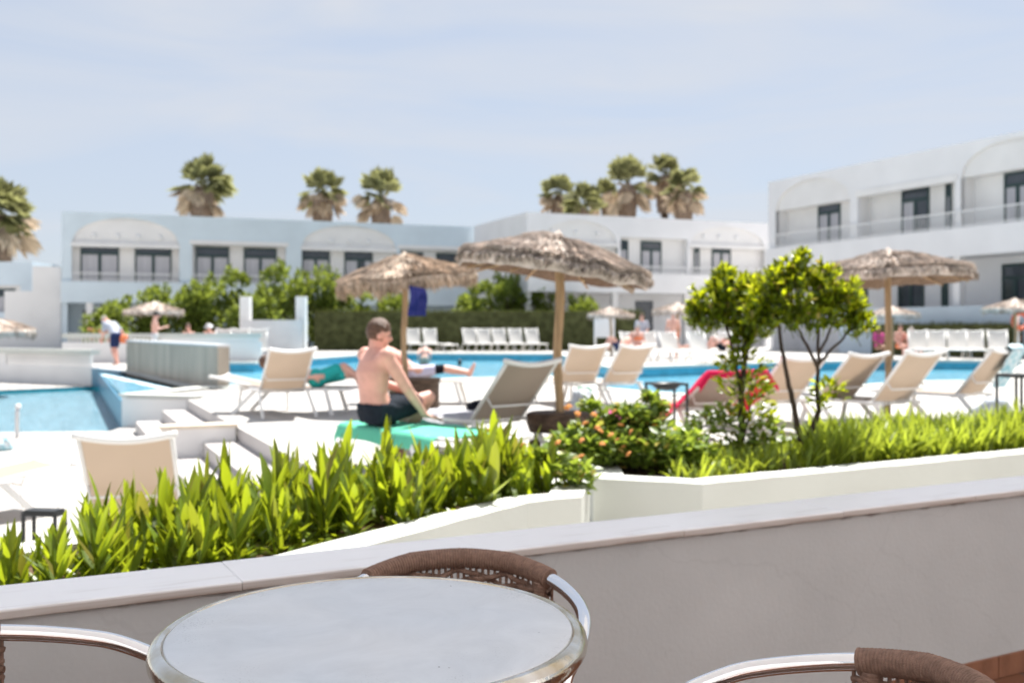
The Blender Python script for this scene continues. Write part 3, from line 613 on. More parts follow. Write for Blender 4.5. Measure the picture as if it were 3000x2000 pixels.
# ------------------------------------------------------------------ buildings
class Bld:
    def __init__(s,name,label,O,E,zs,wallmat,depth=.45,thick=9.0):
        s.O=V((*O,0)); d=V((E[0]-O[0],E[1]-O[1],0)); s.L=d.length; s.d=d/s.L; s.zs=zs; s.D=depth
        s.root=thing(name,label,'building',s.O,atan2(s.d.y,s.d.x)); s.wm=wallmat; s.th=thick
        s.wall=MB(); s.inner=MB(); s.band=MB()
    def ux(s,u):
        k=(u-1500)/FPX; return (k*s.O.y-s.O.x)/(s.d.x-k*s.d.y)
    def zv(s,u,v):
        p=s.O+s.d*s.ux(u); return CAMH-(v-HORV)/FPX*p.y
    def upper(s,bays,zfloor):
        z0,zb0,zb1,zr=s.zs; w=s.wall; D=s.D; t=.25
        xs=0.0
        for (xa,xb,kind,zt,zsp) in bays:
            w.box(xs,xa,0,t,zb1-.02,zr); xs=xb
            zo=zt if kind=='flat' else zsp
            w.box(xa,xb,0,t,zo,zr) if kind=='flat' else None
            if kind=='arch':    # shallow arched relief over a flat headed loggia
                n=28; q=.14
                def top(x):
                    e=(x-(xa+xb)/2)/((xb-xa)/2); return zsp+(zt-zsp)*sqrt(max(0,1-e*e))
                for i in range(n):
                    a=xa+(xb-xa)*i/n; b=xa+(xb-xa)*(i+1)/n; za=top(a); zb=top(b)
                    w.add([(a,0,za),(b,0,zb),(b,0,zr),(a,0,zr)],[(0,1,2,3)])
                    s.inner.add([(a,0,za),(b,0,zb),(b,q,zb),(a,q,za),(a,q,zsp),(b,q,zsp)],[(0,1,2,3),(3,2,5,4)])
                s.inner.add([(xa,q,zsp),(xb,q,zsp),(xb,D,zsp),(xa,D,zsp)],[(0,1,2,3)])
            for x in (xa,xb): s.inner.add([(x,0 if kind=='arch' else t,zfloor),(x,D,zfloor),(x,D,zo),(x,0 if kind=='arch' else t,zo)],[(0,1,2,3)])
            s.inner.add([(xa-.02,D,zfloor),(xb+.02,D,zfloor),(xb+.02,D,zr-.3),(xa-.02,D,zr-.3)],[(0,1,2,3)])
            s.inner.add([(xa,-.1,zfloor),(xb,-.1,zfloor),(xb,D,zfloor),(xa,D,zfloor)],[(0,1,2,3)])
            if kind=='flat': s.inner.add([(xa,t,zo),(xb,t,zo),(xb,D,zo),(xa,D,zo)],[(0,1,2,3)])
        w.box(xs,s.L,0,t,zb1-.02,zr)
    def finish(s,gopen,cols,parapet=True):
        z0,zb0,zb1,zr=s.zs; w=s.wall; T=s.th; L_=s.L
        w.box(0,.25,.252,T,zb0,zr-.002); w.box(L_-.25,L_,.252,T,zb0,zr-.002); w.box(.26,L_-.26,T-.25,T,zb0,zr-.002)
        w.add([(0,.1,zr-.35),(L_,.1,zr-.35),(L_,T,zr-.35),(0,T,zr-.35)],[(0,1,2,3)])
        # ground floor
        GD=1.9
        w.box(0,L_,GD,GD+.2,z0,zb0); w.box(0,.3,.1,GD,z0,zb0); w.box(L_-.3,L_,.1,GD,z0,zb0)
        w.box(0,.25,GD+.2,T,z0,zb0); w.box(L_-.25,L_,GD+.2,T,z0,zb0)
        s.wall.build('wall',s.wm,s.root); s.inner.build('loggia_wall',M['white_wall'],s.root)
        b=s.band; b.box(-.02,L_+.02,-.18,-.02,zb0,zb1); b.box(-.02,L_+.02,-.02,GD+.2,zb0,zb0+.22)
        b.build('balcony_band',s.wm,s.root)
        for x in cols:
            m=MB(); m.box(-.17,.17,-.17,.17,z0,zb0); m.build('column',M['white_wall'],s.root,loc=(x,.05,0))
    def window(s,xa,xb,zb,zt,y=None,leaves=2,open_=None,pane='curtain'):
        y=s.D if y is None else y; w=xb-xa; h=zt-zb; f=.09
        m=MB(); m.box(0,w,-.07,-.01,h-f*1.3,h); m.box(0,w,-.07,-.01,0,f*.8); m.box(0,f,-.071,-.01,f*.8,h-f*1.3); m.box(w-f,w,-.071,-.01,f*.8,h-f*1.3)
        tr=h*.78; m.box(f,w-f,-.069,-.01,tr-.07,tr+.07)
        for i in range(1,leaves):
            c=f+(w-2*f)*i/leaves; m.box(c-.085,c+.085,-.068,-.01,f*.8,tr-.07)
        fr=m.build('window',M['green_frame'],s.root,loc=(xa,y,zb))
        m=MB(); m.add([(f,-.03,f),(w-f,-.03,f),(w-f,-.03,tr-.07),(f,-.03,tr-.07)],[(0,1,2,3)]); m.build('pane',M[pane],fr)
        m=MB(); m.add([(f,-.032,tr+.07),(w-f,-.032,tr+.07),(w-f,-.032,h-f),(f,-.032,h-f)],[(0,1,2,3)]); m.build('pane',M['glass_dark'],fr)
        if open_:
            m=MB(); a=f+(w-2*f)*open_[0]; b=f+(w-2*f)*open_[1]; m.box(a,b,-.040,-.034,f,tr-.07); m.build('open_door_gap',M['glass_dark'],fr)
    def railing(s,xa,xb,z,h=.5,step=.13,y=-.10):
        m=MB(); m.box(xa,xb,y-.03,y+.03,z+h-.05,z+h); m.box(xa,xb,y-.02,y+.02,z+.06,z+.10); x=xa
        while x<xb: m.box(x-.012,x+.012,y-.012,y+.012,z,z+h-.05); x+=step
        m.build('railing',M['rail'],s.root)
    def lights(s,xs,z,y=None):  # white balls stand in for bright daylight in the round holes
        for x in xs:
            m=MB(); m.ball((0,0,0),.14,.07,.14,10,6); m.build('round_hole_dot',M['rail'],s.root,smooth=True,loc=(x,(s.D if y is None else y)-.06,z))
    def lintel(s,xa,xb,z0,z1):
        m=MB(); m.box(xa,xb,-.05,.3,z0,z1); m.build('lintel',M['white_wall'],s.root)

B=Bld('apartment_building','long pale blue two storey apartment building with round arched loggias behind the tall shrubs',(-25.06,56),(-1.2,65.1),(-.5,2.57,3.77,7.64),M['blue_wall'])
x=B.ux
B.upper([(x(210),x(525),'arch',7.38,5.95),(x(563),x(838),'flat',6.02,0),(x(884),x(1160),'arch',7.42,6.1),(x(1172),x(1400),'flat',6.1,0)],3.4)
for a,b in ((237,347),(398,502),(577,672),(719,812)): B.window(x(a)-.05,x(b)+.02,3.42,5.93)
B.window(x(887),x(970),3.42,5.93); B.window(x(1013),x(1096),3.42,5.93,open_=(.5,.76))
B.window(x(1178),x(1245),3.42,5.93); B.window(x(1283),x(1362),3.42,5.93)
B.lintel(x(556),x(845),6.02,6.26); B.lintel(x(1165),x(1408),6.1,6.34); B.lintel(x(208),x(527),5.72,5.95); B.lintel(x(882),x(1162),5.86,6.1)
for a,b in ((212,523),(565,836),(886,1158),(1174,1398)): B.railing(x(a),x(b),3.77)
B.lights([x(275),x(345),x(405),x(470)],6.35,.14); B.lights([x(970),x(1025),x(1080)],6.45,.14)
m=MB(); m.box(0,2.4,-.07,-.01,0,2.5); m.build('patio_door',M['glass_dark'],B.root,loc=(x(240),1.9,-.3))
B.finish(None,[x(262),x(560),x(840),x(1165)])
# outside stair at its left end
m=MB()
for i,(a,b,z) in enumerate(((-1.5,-.05,4.6),(-2.9,-1.503,3.2),(-4.3,-2.903,1.6))): m.box(a,b,.5,1.6,-.5,z)
m.build('outside_stair',M['white_wall'],B.root)

B2=Bld('apartment_building','pale grey apartment building in the middle with narrow and wide green windows, sunlit end wall',(.84,56.3),(16.0,62.6),(-.5,3.2,4.35,7.64),M['lav_wall'],thick=8.5)
x=B2.ux
B2.upper([(x(1585),x(1810),'arch',7.3,6.0),(x(1818),x(2015),'flat',6.45,0),(x(2022),x(2240),'arch',7.3,6.15)],4.0)
for a,b,n in ((1683,1728,1),(1823,1850,1),(1888,1948,2),(2045,2060,1),(2097,2152,2)): B2.window(x(a),x(b),4.02,6.30,leaves=n)
for a,b in ((1590,1806),(1820,2013),(2025,2238)): B2.railing(x(a),x(b),4.35,.45)
B2.lintel(x(1583),x(1812),5.86,6.08); B2.lintel(x(2020),x(2242),6.0,6.2)
B2.lights([x(1618),x(1690),x(1752)],6.6,.14); B2.lights([x(2065),x(2110),x(2160)],6.7,.14)
m=MB(); m.box(0,1.2,-.06,-.01,0,2.6); m.build('patio_door',M['glass_dark'],B2.root,loc=(x(1908),1.9,.2))
B2.finish(None,[x(1800),x(2010)])

B3=Bld('apartment_building','large white apartment building on the right with a long balcony railing and open loggias',(13.91,54.66),(25.1,30.3),(-.5,4.22,5.44,9.06),M['lav_wall'],depth=.8,thick=9)
x=B3.ux
B3.upper([(x(2272),x(2490),'arch',8.80,7.45),(x(2512),x(2798),'flat',7.75,0),(x(2815),x(3130),'arch',8.85,7.6)],5.0)
for a,b,n in ((2397,2463,2),(2648,2730,2),(2780,2797,1),(2957,3040,2)): B3.window(x(a)-.86,x(b)-.86,5.02,7.62,leaves=n,open_=(.55,.98) if a==2648 else None)
B3.railing(x(2275),x(3150),5.44,.72,.16,-.12)
B3.lintel(x(2508),x(2805),7.48,7.78)
for a,b in ((2480,2545),(2640,2720),(2775,2795),(2965,3050)):
    w=x(b)-x(a); B3.window(x(a)-2.0,x(b)-2.0,1.2,3.9,y=1.9,leaves=2,pane='glass_dark')
B3.finish(None,[x(2500),x(2808),x(3120)])
t=tag(thickwall([(15.9,48.6),(20.1,39.6),(24.5,30)],.3,-.2,2.08).build('garden_wall',M['blue_wall']),'low plain pale blue garden wall in front of the right hand building','wall')

B4=Bld('apartment_building','small pale blue house cut by the left edge of the photo, lower than its neighbour',(-42,60),(-28.6,60),(-1.3,1.2,2.1,5.1),M['blue_wall'],depth=.3,thick=8)
x=B4.ux
B4.upper([(x(-60),x(60),'flat',3.7,0)],1.9); B4.window(x(-18),x(38),1.75,3.5); B4.finish(None,[])

# ------------------------------------------------------------------ palms behind the roofs
def fan(m,base,d,up,Lp,Rf,n,droop,spread=1.9,wob=.1):
    """one fan leaf: stalk then a pleated fan of pointed blades"""
    base=V(base); d=V(d).normalized()
    end=base+d*Lp+V((0,0,-droop*Lp*.35)); m.tube([base,base.lerp(end,.5)+V((0,0,droop*Lp*.06)),end],[.03,.025,.018],4,False)
    d2=(d+V((0,0,-droop*.5))).normalized(); sd=d2.cross(V(up)); sd=sd.normalized() if sd.length>1e-5 else d2.orthogonal()
    nn=sd.cross(d2)
    for i in range(n):
        a=spread*(i/(n-1)-.5)*2*.9+U(-wob,wob); L_=Rf*(1-.25*abs(i/(n-1)-.5)*2)*U(.88,1.05)
        q=(d2*cos(a)+sd*sin(a)).normalized(); w=L_*.15
        p1=end+q*(L_*.6)+V((0,0,-droop*L_*.10)); p2=end+q*L_+V((0,0,-droop*L_*.42-.03)); s_=q.cross(nn).normalized()*w
        m.add([end,p1-s_,p2,p1+s_],[(0,1,2,3)])
def make_palm(seed,ng,nd,skirt,skw,size,droopd=1.0):
    random.seed(seed)
    root=thing('fan_palm','','palm tree',(0,0,0))
    m=MB(); m.tube([(0,0,-9),(0.03,0,-4),(0,0,-.4)],[.34,.30,.30],10); m.build('trunk',M['trunk'],root,smooth=True)
    m=MB()
    for i in range(260):  # hanging layers of dry fronds round the trunk
        a=U(0,2*pi); z=-U(.2,skirt); r=skw*(.80+.20*min(1,(-z)/1.0))*(1-.25*max(0,(-z)/skirt-.6))*U(.82,1.05)
        if skirt<1.3: r*=.8
        b=V((r*.55*cos(a),r*.55*sin(a),z+.35)); e=V((r*cos(a),r*sin(a),z-U(.3,.8))); 
        m.leaf(b,e-b,(cos(a),sin(a),.2),(e-b).length,U(.14,.3),3,U(-.05,.15))
    m.tube([(0,0,-.1),(0,0,-.5),(0,0,-skirt*.55),(0,0,-skirt-.2)],[skw*.5,skw*.88,skw*.90,skw*.72],12)
    m.build('dead_frond_skirt',M['palm_skirt'],root)
    m=MB()
    for i in range(ng):
        a=U(0,2*pi); el=radians(U(-8,75)) if i>9 else radians(U(48,88))
        d=V((cos(a)*cos(el),sin(a)*cos(el),sin(el)))
        fan(m,(0,0,0),d,(U(-.8,.8),U(-.8,.8),1) if el<1.2 else (cos(a),sin(a),0.2),size*U(.26,.46),size*U(.54,.72),13,max(.10,.6-el*.4),1.2)
    m.build('crown',M['palm_green'],root)
    m=MB()
    for i in range(nd):
        a=U(0,2*pi); el=radians(U(-42,14))
        d=V((cos(a)*cos(el),sin(a)*cos(el),sin(el)))
        fan(m,(0,0,-U(.0,.6)),d,(U(-.9,.9),U(-.9,.9),1),size*U(.34,.56),size*U(.42,.58),11,U(.3,.8)*droopd,1.0)
    m.build('dry_fronds',M['palm_dead'],root)
    return Proto(root)
palA=make_palm(1,38,20,3.6,1.0,2.7); palB=make_palm(2,26,24,3.2,.95,2.4); palC=make_palm(3,24,24,3.4,.85,2.5,1.5); palD=make_palm(4,36,5,1.0,.5,2.3)
random.seed(5)
PG='fan palms behind the roofs'
for (pr,u,v,Y,rz,sc,lab) in (
    (palA,-8,628,72,.4,1.12,'fan palm cut by the left edge of the photo, tall brown skirt'),
    (palA,592,545,74,2.1,.95,'broad fan palm alone above the left end of the long blue building'),
    (palB,945,565,80,.2,.95,'fan palm with a boxy brown skirt, left of the pair above the long blue building'),
    (palC,1116,575,78,1.3,.97,'fan palm with straggling dry fronds, right of the pair above the long blue building'),
    (palB,1640,572,78,3.3,.80,'leftmost fan palm of the group above the middle building'),
    (palD,1712,606,72,.9,.85,'low bushy green fan palm half hidden by the roof of the middle building'),
    (palC,1838,540,76,4.0,.93,'fan palm with a long grey brown skirt, centre of the group above the middle building'),
    (palD,1772,585,80,2.2,.80,'small green fan palm tucked beside the central skirted palm'),
    (palB,1948,515,80,5.0,.85,'tallest fan palm of the group above the middle building, skirt tapering down'),
    (palB,2003,558,73,1.6,.80,'rightmost fan palm of the group above the middle building, bright green top')):
    pr.place(P(u,v,Y),rz,lab,PG,sc)

# ------------------------------------------------------------------ shrubs and hedges
def leafcloud(m,c,rx,ry,rz,n,size,up=.4,shell=.55):
    c=V(c)
    for i in range(n):
        while True:
            p=V((U(-1,1),U(-1,1),U(-1,1)))
            if shell<p.length<1: break
            if p.length<1 and R()<.25: break
        q=c+V((p.x*rx,p.y*ry,p.z*rz))
        d=(p+V((U(-.7,.7),U(-.7,.7),U(-.3,.7)+up))).normalized()
        m.leaf(q,d,V((U(-1,1),U(-1,1),U(.2,1.5))),size*U(.6,1.3),size*U(.35,.6),2,U(-.1,.3),.2)
def make_bush(seed,w,h,n,ls):
    random.seed(seed)
    root=thing('tall_shrub','','shrub',(0,0,0))
    m=MB()
    for i in range(5): m.tube([(U(-.3,.3)*w,U(-.2,.2),-.1),(U(-.4,.4)*w,U(-.4,.4),h*.4),(U(-.5,.5)*w,U(-.5,.5),h*.75)],[.07,.05,.02],5)
    m.build('stem',M['trunk'],root)
    m=MB()
    for i in range(12):
        c=V((U(-.42,.42)*w,U(-.35,.35)*w*.6,h*U(.12,.86))); r=U(.16,.26)*w*(1.15-c.z/h*.55)
        leafcloud(m,c,r,r*.9,r*U(.8,1.15),n//12,ls,.5)
    for i in range(7): leafcloud(m,(U(-.4,.4)*w,U(-.3,.3)*w*.6,h*U(.85,1.05)),.18,.18,h*U(.08,.16),n//60,ls,1.0,.1)
    m.build('foliage',M['leaf_bush'],root)
    return Proto(root)
bu=[make_bush(21,3.2,3.3,1700,.30),make_bush(22,3.6,3.6,1800,.32),make_bush(23,2.8,2.9,1500,.28)]
random.seed(8)
BG='tall shrubs in front of the long blue building'
for k,(u,vt,Y,i,lab) in enumerate(((325,905,47,2,'yellow green shrub at the left end of the row, beside the dark patio door'),(410,868,49,0,'bushy shrub straight behind the small thatched parasol'),
    (490,850,50,1,'wide green shrub behind the shirtless person in the parasol shade'),(585,838,51,0,'dense green shrub behind the two seated people by the balustrade'),(665,805,52,1,'tall pointed shrub with a high shoot, left of the white pillars'),
    (745,850,50,2,'dark green shrub behind the left white pillar'),(830,790,52,1,'tallest shrub, standing between the two white pillars'),(925,800,54,0,'leafy shrub to the right of the white pillars, behind the hedge end'),
    (1020,850,55,2,'shrub seen under the left rim of the parasol with the blue cloth'),(1130,860,55,0,'shrub behind the pole of the parasol with the blue cloth'),(1390,838,56,1,'olive green shrub between the two large parasols'),(1480,815,57,0,'rounded shrub left of the large parasol pole, behind the hedge'),
    (1570,850,57,2,'shrub right behind the pole of the large centre parasol'),(1690,872,56,0,'dark shrub behind the white notice board'))):
    h=CAMH-(vt-HORV)/FPX*Y; base=(3.3,3.6,2.9)[i]; pr=bu[i]
    p=P(u,vt,Y); pr.place((p.x,Y,0),U(0,6),lab,BG,(U(.9,1.1),1,h/base/1.06))
def hedge(path,w,h,label,n,ls):
    random.seed(31)
    p0=V((*path[0],0)); t=thing('clipped_hedge',label,'hedge',p0)
    loc=[(a[0]-p0.x,a[1]-p0.y) for a in path]
    thickwall(loc,w*.86,-.1,h-.05).build('hedge_core',mat('hedge_twigs',(.075,.08,.035),.95,.05,var=.4,vscale=3,bump=1,bscale=6),t)
    m=MB()
    for i in range(len(loc)-1):
        a,b=V(loc[i]),V(loc[i+1]); Ln=(b-a).length; dv=(b-a)/Ln; nv=V((-dv.y,dv.x))
        for k in range(int(n*Ln)):
            s=U(0,Ln); 
            if R()<.33: q=a+dv*s+nv*U(-w/2,w/2); z=h-.04+.09*mnoise.noise(V((s*.8,i*3,0)))+U(-.1,.02); d=V((U(-.6,.6),U(-.6,.6),1))
            else: sgn=-1 if R()<.8 else 1; q=a+dv*s+nv*(sgn*(w/2+U(-.12,.02)+.06*mnoise.noise(V((s,i,2))))); z=U(0,h); d=V((nv.x*sgn+U(-.5,.5),nv.y*sgn+U(-.5,.5),U(-.2,.9)))
            m.leaf((q.x,q.y,z),d,(U(-1,1),U(-1,1),U(0,1)),ls*U(.6,1.3),ls*.5,1)
    m.build('foliage',M['leaf_hedge'],t)
hedge([(-10.2,52.3),(1.5,52.9),(6.5,50.5)],1.1,2.05,'long dark clipped hedge behind the row of empty white loungers',260,.17)
hedge([(16.2,44.6),(17.6,42.0),(19.2,38.4)],.9,1.38,'low dark hedge behind the loungers on the right, below the garden wall',160,.16)
# ------------------------------------------------------------------ dry plants by the parapet on the left
random.seed(14); t=thing('flowering_shrub','small ochre and pink flowering shrub beside the white balustrade on the left','shrub',(-13.9,34.5,0))
m=MB(); leafcloud(m,(0,0,.6),.6,.5,.55,260,.16); m.build('foliage',M['leaf_bush'],t)
m=MB()
for i in range(60): m.ball((U(-.6,.6),U(-.5,.2),U(.5,1.15)),.05,.05,.05,5,4)
m.build('flowers',mat('ochre_flower',(.6,.32,.12),.8,.1,col2=(.65,.28,.25),vscale=3),t)

# ------------------------------------------------------------------ thatched parasols
def make_parasol(seed,Rr,drop,hp,n,fringe,mt,pole_r=.042,ribs=True,fl=1.0):
    random.seed(seed)
    root=thing('thatched_parasol','','parasol',(0,0,0))
    m=MB(); pts=[(.012*sin(k*1.3),.01*cos(k*1.7),hp*k/8) for k in range(9)]
    m.tube(pts,[pole_r*U(.93,1.06) for _ in pts],12); m.build('pole',M['pole'],root,smooth=True)
    m=MB()
    def prof(r): return -drop*(r/Rr)**.98
    def wob(a,r,z): return (0,.05*mnoise.noise(V((cos(a)*r*3,sin(a)*r*3,seed)))+.02*mnoise.noise(V((cos(a)*r*11,sin(a)*r*11,seed))))
    top=[(0,.05)]+[(Rr*k/14,prof(Rr*k/14)) for k in range(1,15)]
    bot=[(Rr*.99,prof(Rr)-.10)]+[(Rr*k/8,prof(Rr*k/8)-.12) for k in range(7,0,-1)]+[(.0,-.1)]
    m.lathe((top+bot[:1])[::-1],48,wob=wob)
    for i in range(n):
        a=U(0,2*pi); r0=Rr*sqrt(R())*.98; L_=U(.14,.34); b=V((r0*cos(a),r0*sin(a),prof(r0)+.012+wob(a,r0,0)[1]))
        r1=min(r0+L_,Rr*1.03); a1=a+U(-.12,.12)*(.3/max(.1,r1)); e=V((r1*cos(a1),r1*sin(a1),prof(min(r1,Rr))+U(.0,.055)+wob(a1,r1,0)[1]))
        w=U(.004,.010); sd=V((-sin(a),cos(a),0))*w
        md=(b+e)/2+V((0,0,U(.0,.03)))
        m.add([b-sd,b+sd,md+sd,e,md-sd],[(0,1,2,3,4)])
    canm=m; m=MB()
    for i in range(fringe):
        a=U(0,2*pi); r0=Rr*U(.90,1.0); 
        clump=.5+.5*mnoise.noise(V((a*5,seed,0)))
        L_=U(.10,.22)*(.6+clump*min(1,fl))*fl; b=V((r0*cos(a),r0*sin(a),prof(r0)+wob(a,r0,0)[1]+.01)); ro=r0+U(-.02,.06)
        w=U(.006,.014); sd=V((-sin(a),cos(a),0))*w
        md=V((ro*cos(a),ro*sin(a),b.z-L_*.45)); a2=a+U(-.06,.06); e=V(((ro-U(-.01,.04))*cos(a2),(ro-.01)*sin(a2),b.z-L_))
        m.add([b-sd,b+sd,md+sd,e,md-sd],[(0,1,2,3,4)])
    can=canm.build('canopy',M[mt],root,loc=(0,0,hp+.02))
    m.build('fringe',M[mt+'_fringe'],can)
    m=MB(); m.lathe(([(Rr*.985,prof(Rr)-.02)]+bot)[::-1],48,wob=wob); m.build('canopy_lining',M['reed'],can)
    if ribs:
        m=MB()
        for k in range(8):
            a=2*pi*k/8; m.tube([(.03*cos(a),.03*sin(a),-.13),(Rr*.93*cos(a),Rr*.93*sin(a),prof(Rr*.93)-.15)],[.016,.011],6)
        m.build('ribs',M['pole'],can)
    return Proto(root)
UG='thatched parasols round the pool'
def tilt(dx,dy): 
    def f(objs):
        for o in objs:
            if o.name.split('.')[0]=='canopy': o.rotation_euler=(radians(dx),radians(dy),0)
    return f
u2=make_parasol(51,.87,.29,2.0,6500,3200,'thatch',fl=.62); u1=make_parasol(52,.98,.33,2.2,5200,3600,'thatch_warm'); u3=make_parasol(53,1.0,.30,2.14,5200,2400,'thatch',fl=.7)
pU2=P(1637,1330,9.2); u2.place((pU2.x,9.2,0),.3,'large grey thatched parasol in the centre, tilted down to the right',UG,None,tilt(3,7.5))
pU1=P(1185,1195,14.4); u1.place((pU1.x,14.4,0),1.1,'shaggy brown thatched parasol with a blue cloth hanging under it',UG,None,tilt(-2,-6))
pU3=P(2602,1227,12.9); u3.place((pU3.x,12.9,0),2.0,'thatched parasol on the right, its pole behind the beige loungers',UG,None,tilt(0,2))
uf=make_parasol(54,1.0,.34,2.05,900,500,'thatch',.05,False)
for (u,Y,sc,lab,dz) in ((450,35,1.0,'small thatched parasol sheltering the shirtless person beside the tall shrubs',0),(-58,26,1.3,'thatched parasol cut by the left edge of the photo, on the lower level',-1.16),
    (1790,42,.98,'far thatched parasol behind the white notice board',0),(1985,40,1.0,'far thatched parasol partly hidden by the left small tree',.1),(2615,36,.93,'far thatched parasol seen behind the pole of the right parasol',.02),(2975,33,1.0,'far thatched parasol at the right edge above the life ring',.05)):
    uf.place(((u-1500)/FPX*Y,Y,dz),U(0,6),lab,UG,sc)

# rough wooden tables round the parasol poles
def stump_table(seed,w,h,loc,label,rz):
    random.seed(seed)
    t=thing('parasol_table',label,'table',loc,rz)
    m=MB()
    m.lathe([(.05,h),(w*.9,h),(w,h-.02),(w*.98,h-.09),(w*.9,h-.17),(.06,h-.16)][::-1],28,wob=lambda a,r,z:(.03*w*mnoise.noise(V((cos(a)*3,sin(a)*3,z*9+seed)))*r/w*2,0)); m.build('table_top',M['wood_dark'],t,smooth=True)
    for k in range(3):
        a=2*pi*k/3+.4; m=MB()
        m.tube([(w*.62*cos(a),w*.62*sin(a),h-.13),(w*.72*cos(a),w*.72*sin(a),h*.5),(w*.74*cos(a),w*.74*sin(a),0)],[w*.24,w*.19,w*.23],10,squash=.7); m.build('leg',M['wood_dark'],t,smooth=True)
    return t
stump_table(3,.30,.40,(pU2.x,9.2,0),'dark wooden table round the pole of the large centre parasol',.5)
t=thing('parasol_table','dark woven drum table round the pole of the parasol with the blue cloth','table',(pU1.x+.14,14.4,0),0)
m=MB(); m.lathe([(.36,0),(.36,.40)],32); m.lathe([(0,.40),(.37,.40),(.38,.43),(.37,.455),(0,.455)][::-1],32); m.build('table_top',M['wood_dark'],t)
# blue cloth under the parasol
random.seed(9)
m=MB()
def fn(s,t_): return V((-.04+.25*s*(1+.15*t_)+.02*sin(t_*5), .03*sin(s*9+t_*2)+.02*sin(t_*4), -.47*t_ + .05*s*(t_-1)))
m.grid(fn,16,14); m.grid(lambda s,t_: fn(s,t_)+V((0,.012,0)),16,14)
o=tag(m.build('hanging_cloth',M['cloth_blue'],smooth=True),'blue and violet patterned cloth hanging from the ribs beside the parasol pole','cloth'); o.location=P(1205,836,13.36); o.scale=(.88,.88,.86)

# ------------------------------------------------------------------ sun loungers
def make_lounger(SL='sling'):
    root=thing('sun_lounger','','sun lounger',(0,0,0))
    z=.345; hw=.31
    m=MB(); rp=[(1.36,-hw,z),(.05,-hw,z),(.0,-hw+.05,z),(.0,hw-.05,z),(.05,hw,z),(1.36,hw,z)]
    m.tube(rp,.019,8); m.tube([(1.16,-hw,z-.02),(1.16,hw,z-.02)],.014,6); m.build('seat_frame',M['frame_white'],root,smooth=True)
    m=MB()
    m.grid(lambda s,t:V((.02+1.17*s,(t-.5)*.60,z+.012-.022*sin(pi*t)*sin(pi*s))),12,6); m.grid(lambda s,t:V((.02+1.17*s,(.5-t)*.60,z+.004-.022*sin(pi*t)*sin(pi*s))),12,6)
    m.build('seat_sling',M[SL],root,smooth=True)
    for (x,dx) in ((.30,-.10),(1.27,.33)):
        for sy in (-1,1):
            dr=V((dx,sy*.03,-(z-.01))); yv=V((0,1,0)); yv=(yv-dr.normalized()*yv.dot(dr.normalized())).normalized()
            m=MB(); m.obox(V((x,sy*(hw+.012),z-.01))+dr/2,dr.normalized(),yv,dr.normalized().cross(yv),dr.length/2,.011,.027)
            m.build('leg',M['frame_white'],root)
    bf=MB(); n=12
    bf.tube([(0,-hw+.02,0),(.70,-hw+.02,0)],.017,8); bf.tube([(0,hw-.02,0),(.70,hw-.02,0)],.017,8); bf.tube([(0.01,-hw+.02,0),(.01,hw-.02,0)],.015,8)
    pts=[(.735-.035*sin(pi*k/n),(-.325+.65*k/n),-.022*sin(pi*k/n)) for k in range(n+1)]
    bf.tube(pts,.024,10); b=bf.build('backrest_frame',M['frame_white'],root,smooth=True,loc=(1.2,0,z+.01))
    m=MB(); f=lambda s,t,o:V((.01+.70*s,(t-.5)*.575,-.03*sin(pi*t)*(.3+.7*sin(pi*min(1,s*1.1)))+o))
    m.grid(lambda s,t:f(s,t,.004),10,8); m.grid(lambda s,t:f(s,1-t,-.004),10,8); m.build('backrest_sling',M[SL],b,smooth=True)
    m=MB(); m.tube([(.30,-hw+.03,-.012),(.27,-hw+.05,-.09),(.27,hw-.05,-.09),(.30,hw-.03,-.012)],.009,6); m.build('support_bar',M['frame_white'],b,smooth=True)
    return Proto(root)
lg=make_lounger(); lgw=make_lounger('sling_white')
LG='beige and white sun loungers'
class Ln: pass
def lounger(hx,hy,head,ang,label,z=0,group=LG,yaw=None,scale=None,white=False):
    a=atan2(head[1],head[0]); c=V((cos(a),sin(a)))
    def tw(objs):
        for o in objs:
            if o.name.split('.')[0]=='backrest_frame': o.rotation_euler=(0,-radians(ang),0)
    k=scale or 1
    r=(lgw if white else lg).place((hx-1.2*k*c.x,hy-1.2*k*c.y,z),a,label,group,scale,tw); return r
lounger(-3.05,13.35,(.47,-.88),48,'beige lounger beside the top of the steps, turquoise shorts showing beyond it')
L2=lounger(-.14,9.02,(.65,-.76),47,'large beige lounger between the seated man and the centre parasol pole')
lounger(.96,15.1,(.35,-.93),50,'beige lounger just right of the centre parasol pole, at the pool edge')
lounger(1.60,15.1,(.5,-.87),50,'beige lounger at the pool edge, second to the right of the parasol pole')
L5=lounger(1.98,10.4,(.33,-.94),30,'low reclined lounger under the raspberry red towel, behind the left small tree')
lounger(2.95,11.3,(.38,-.92),44,'beige lounger right behind the thin trunks of the right small tree')
lounger(3.76,11.75,(.5,-.87),46,'beige lounger next left of the right parasol pole, partly hidden by the right small tree')
lounger(4.20,11.2,(.5,-.87),50,'beige lounger right in front of the right parasol pole')
L9=lounger(5.66,12.5,(.6,-.8),50,'rightmost near lounger, with the aqua striped towel over its back')
LM=lounger(-.545,7.75,(.59,-.81),2,'flat lounger under the green towel, the man sitting on it')
lounger(-2.58,6.95,(.16,-.985),55,'lounger on the lower deck behind the broad leaved lilies, only its beige back showing',-.48)
lounger(-4.6,8.6,(.55,.83),6,'flat white lounger on the lower deck at the left edge of the photo',-.48)
LP1=lounger(-3.35,13.9,(-1,.12),12,'lounger with the person in turquoise shorts lying on it')
LP2=lounger(-1.75,15.7,(-1,.05),35,'lounger by the pool with the person in pale lavender shorts lying on it')
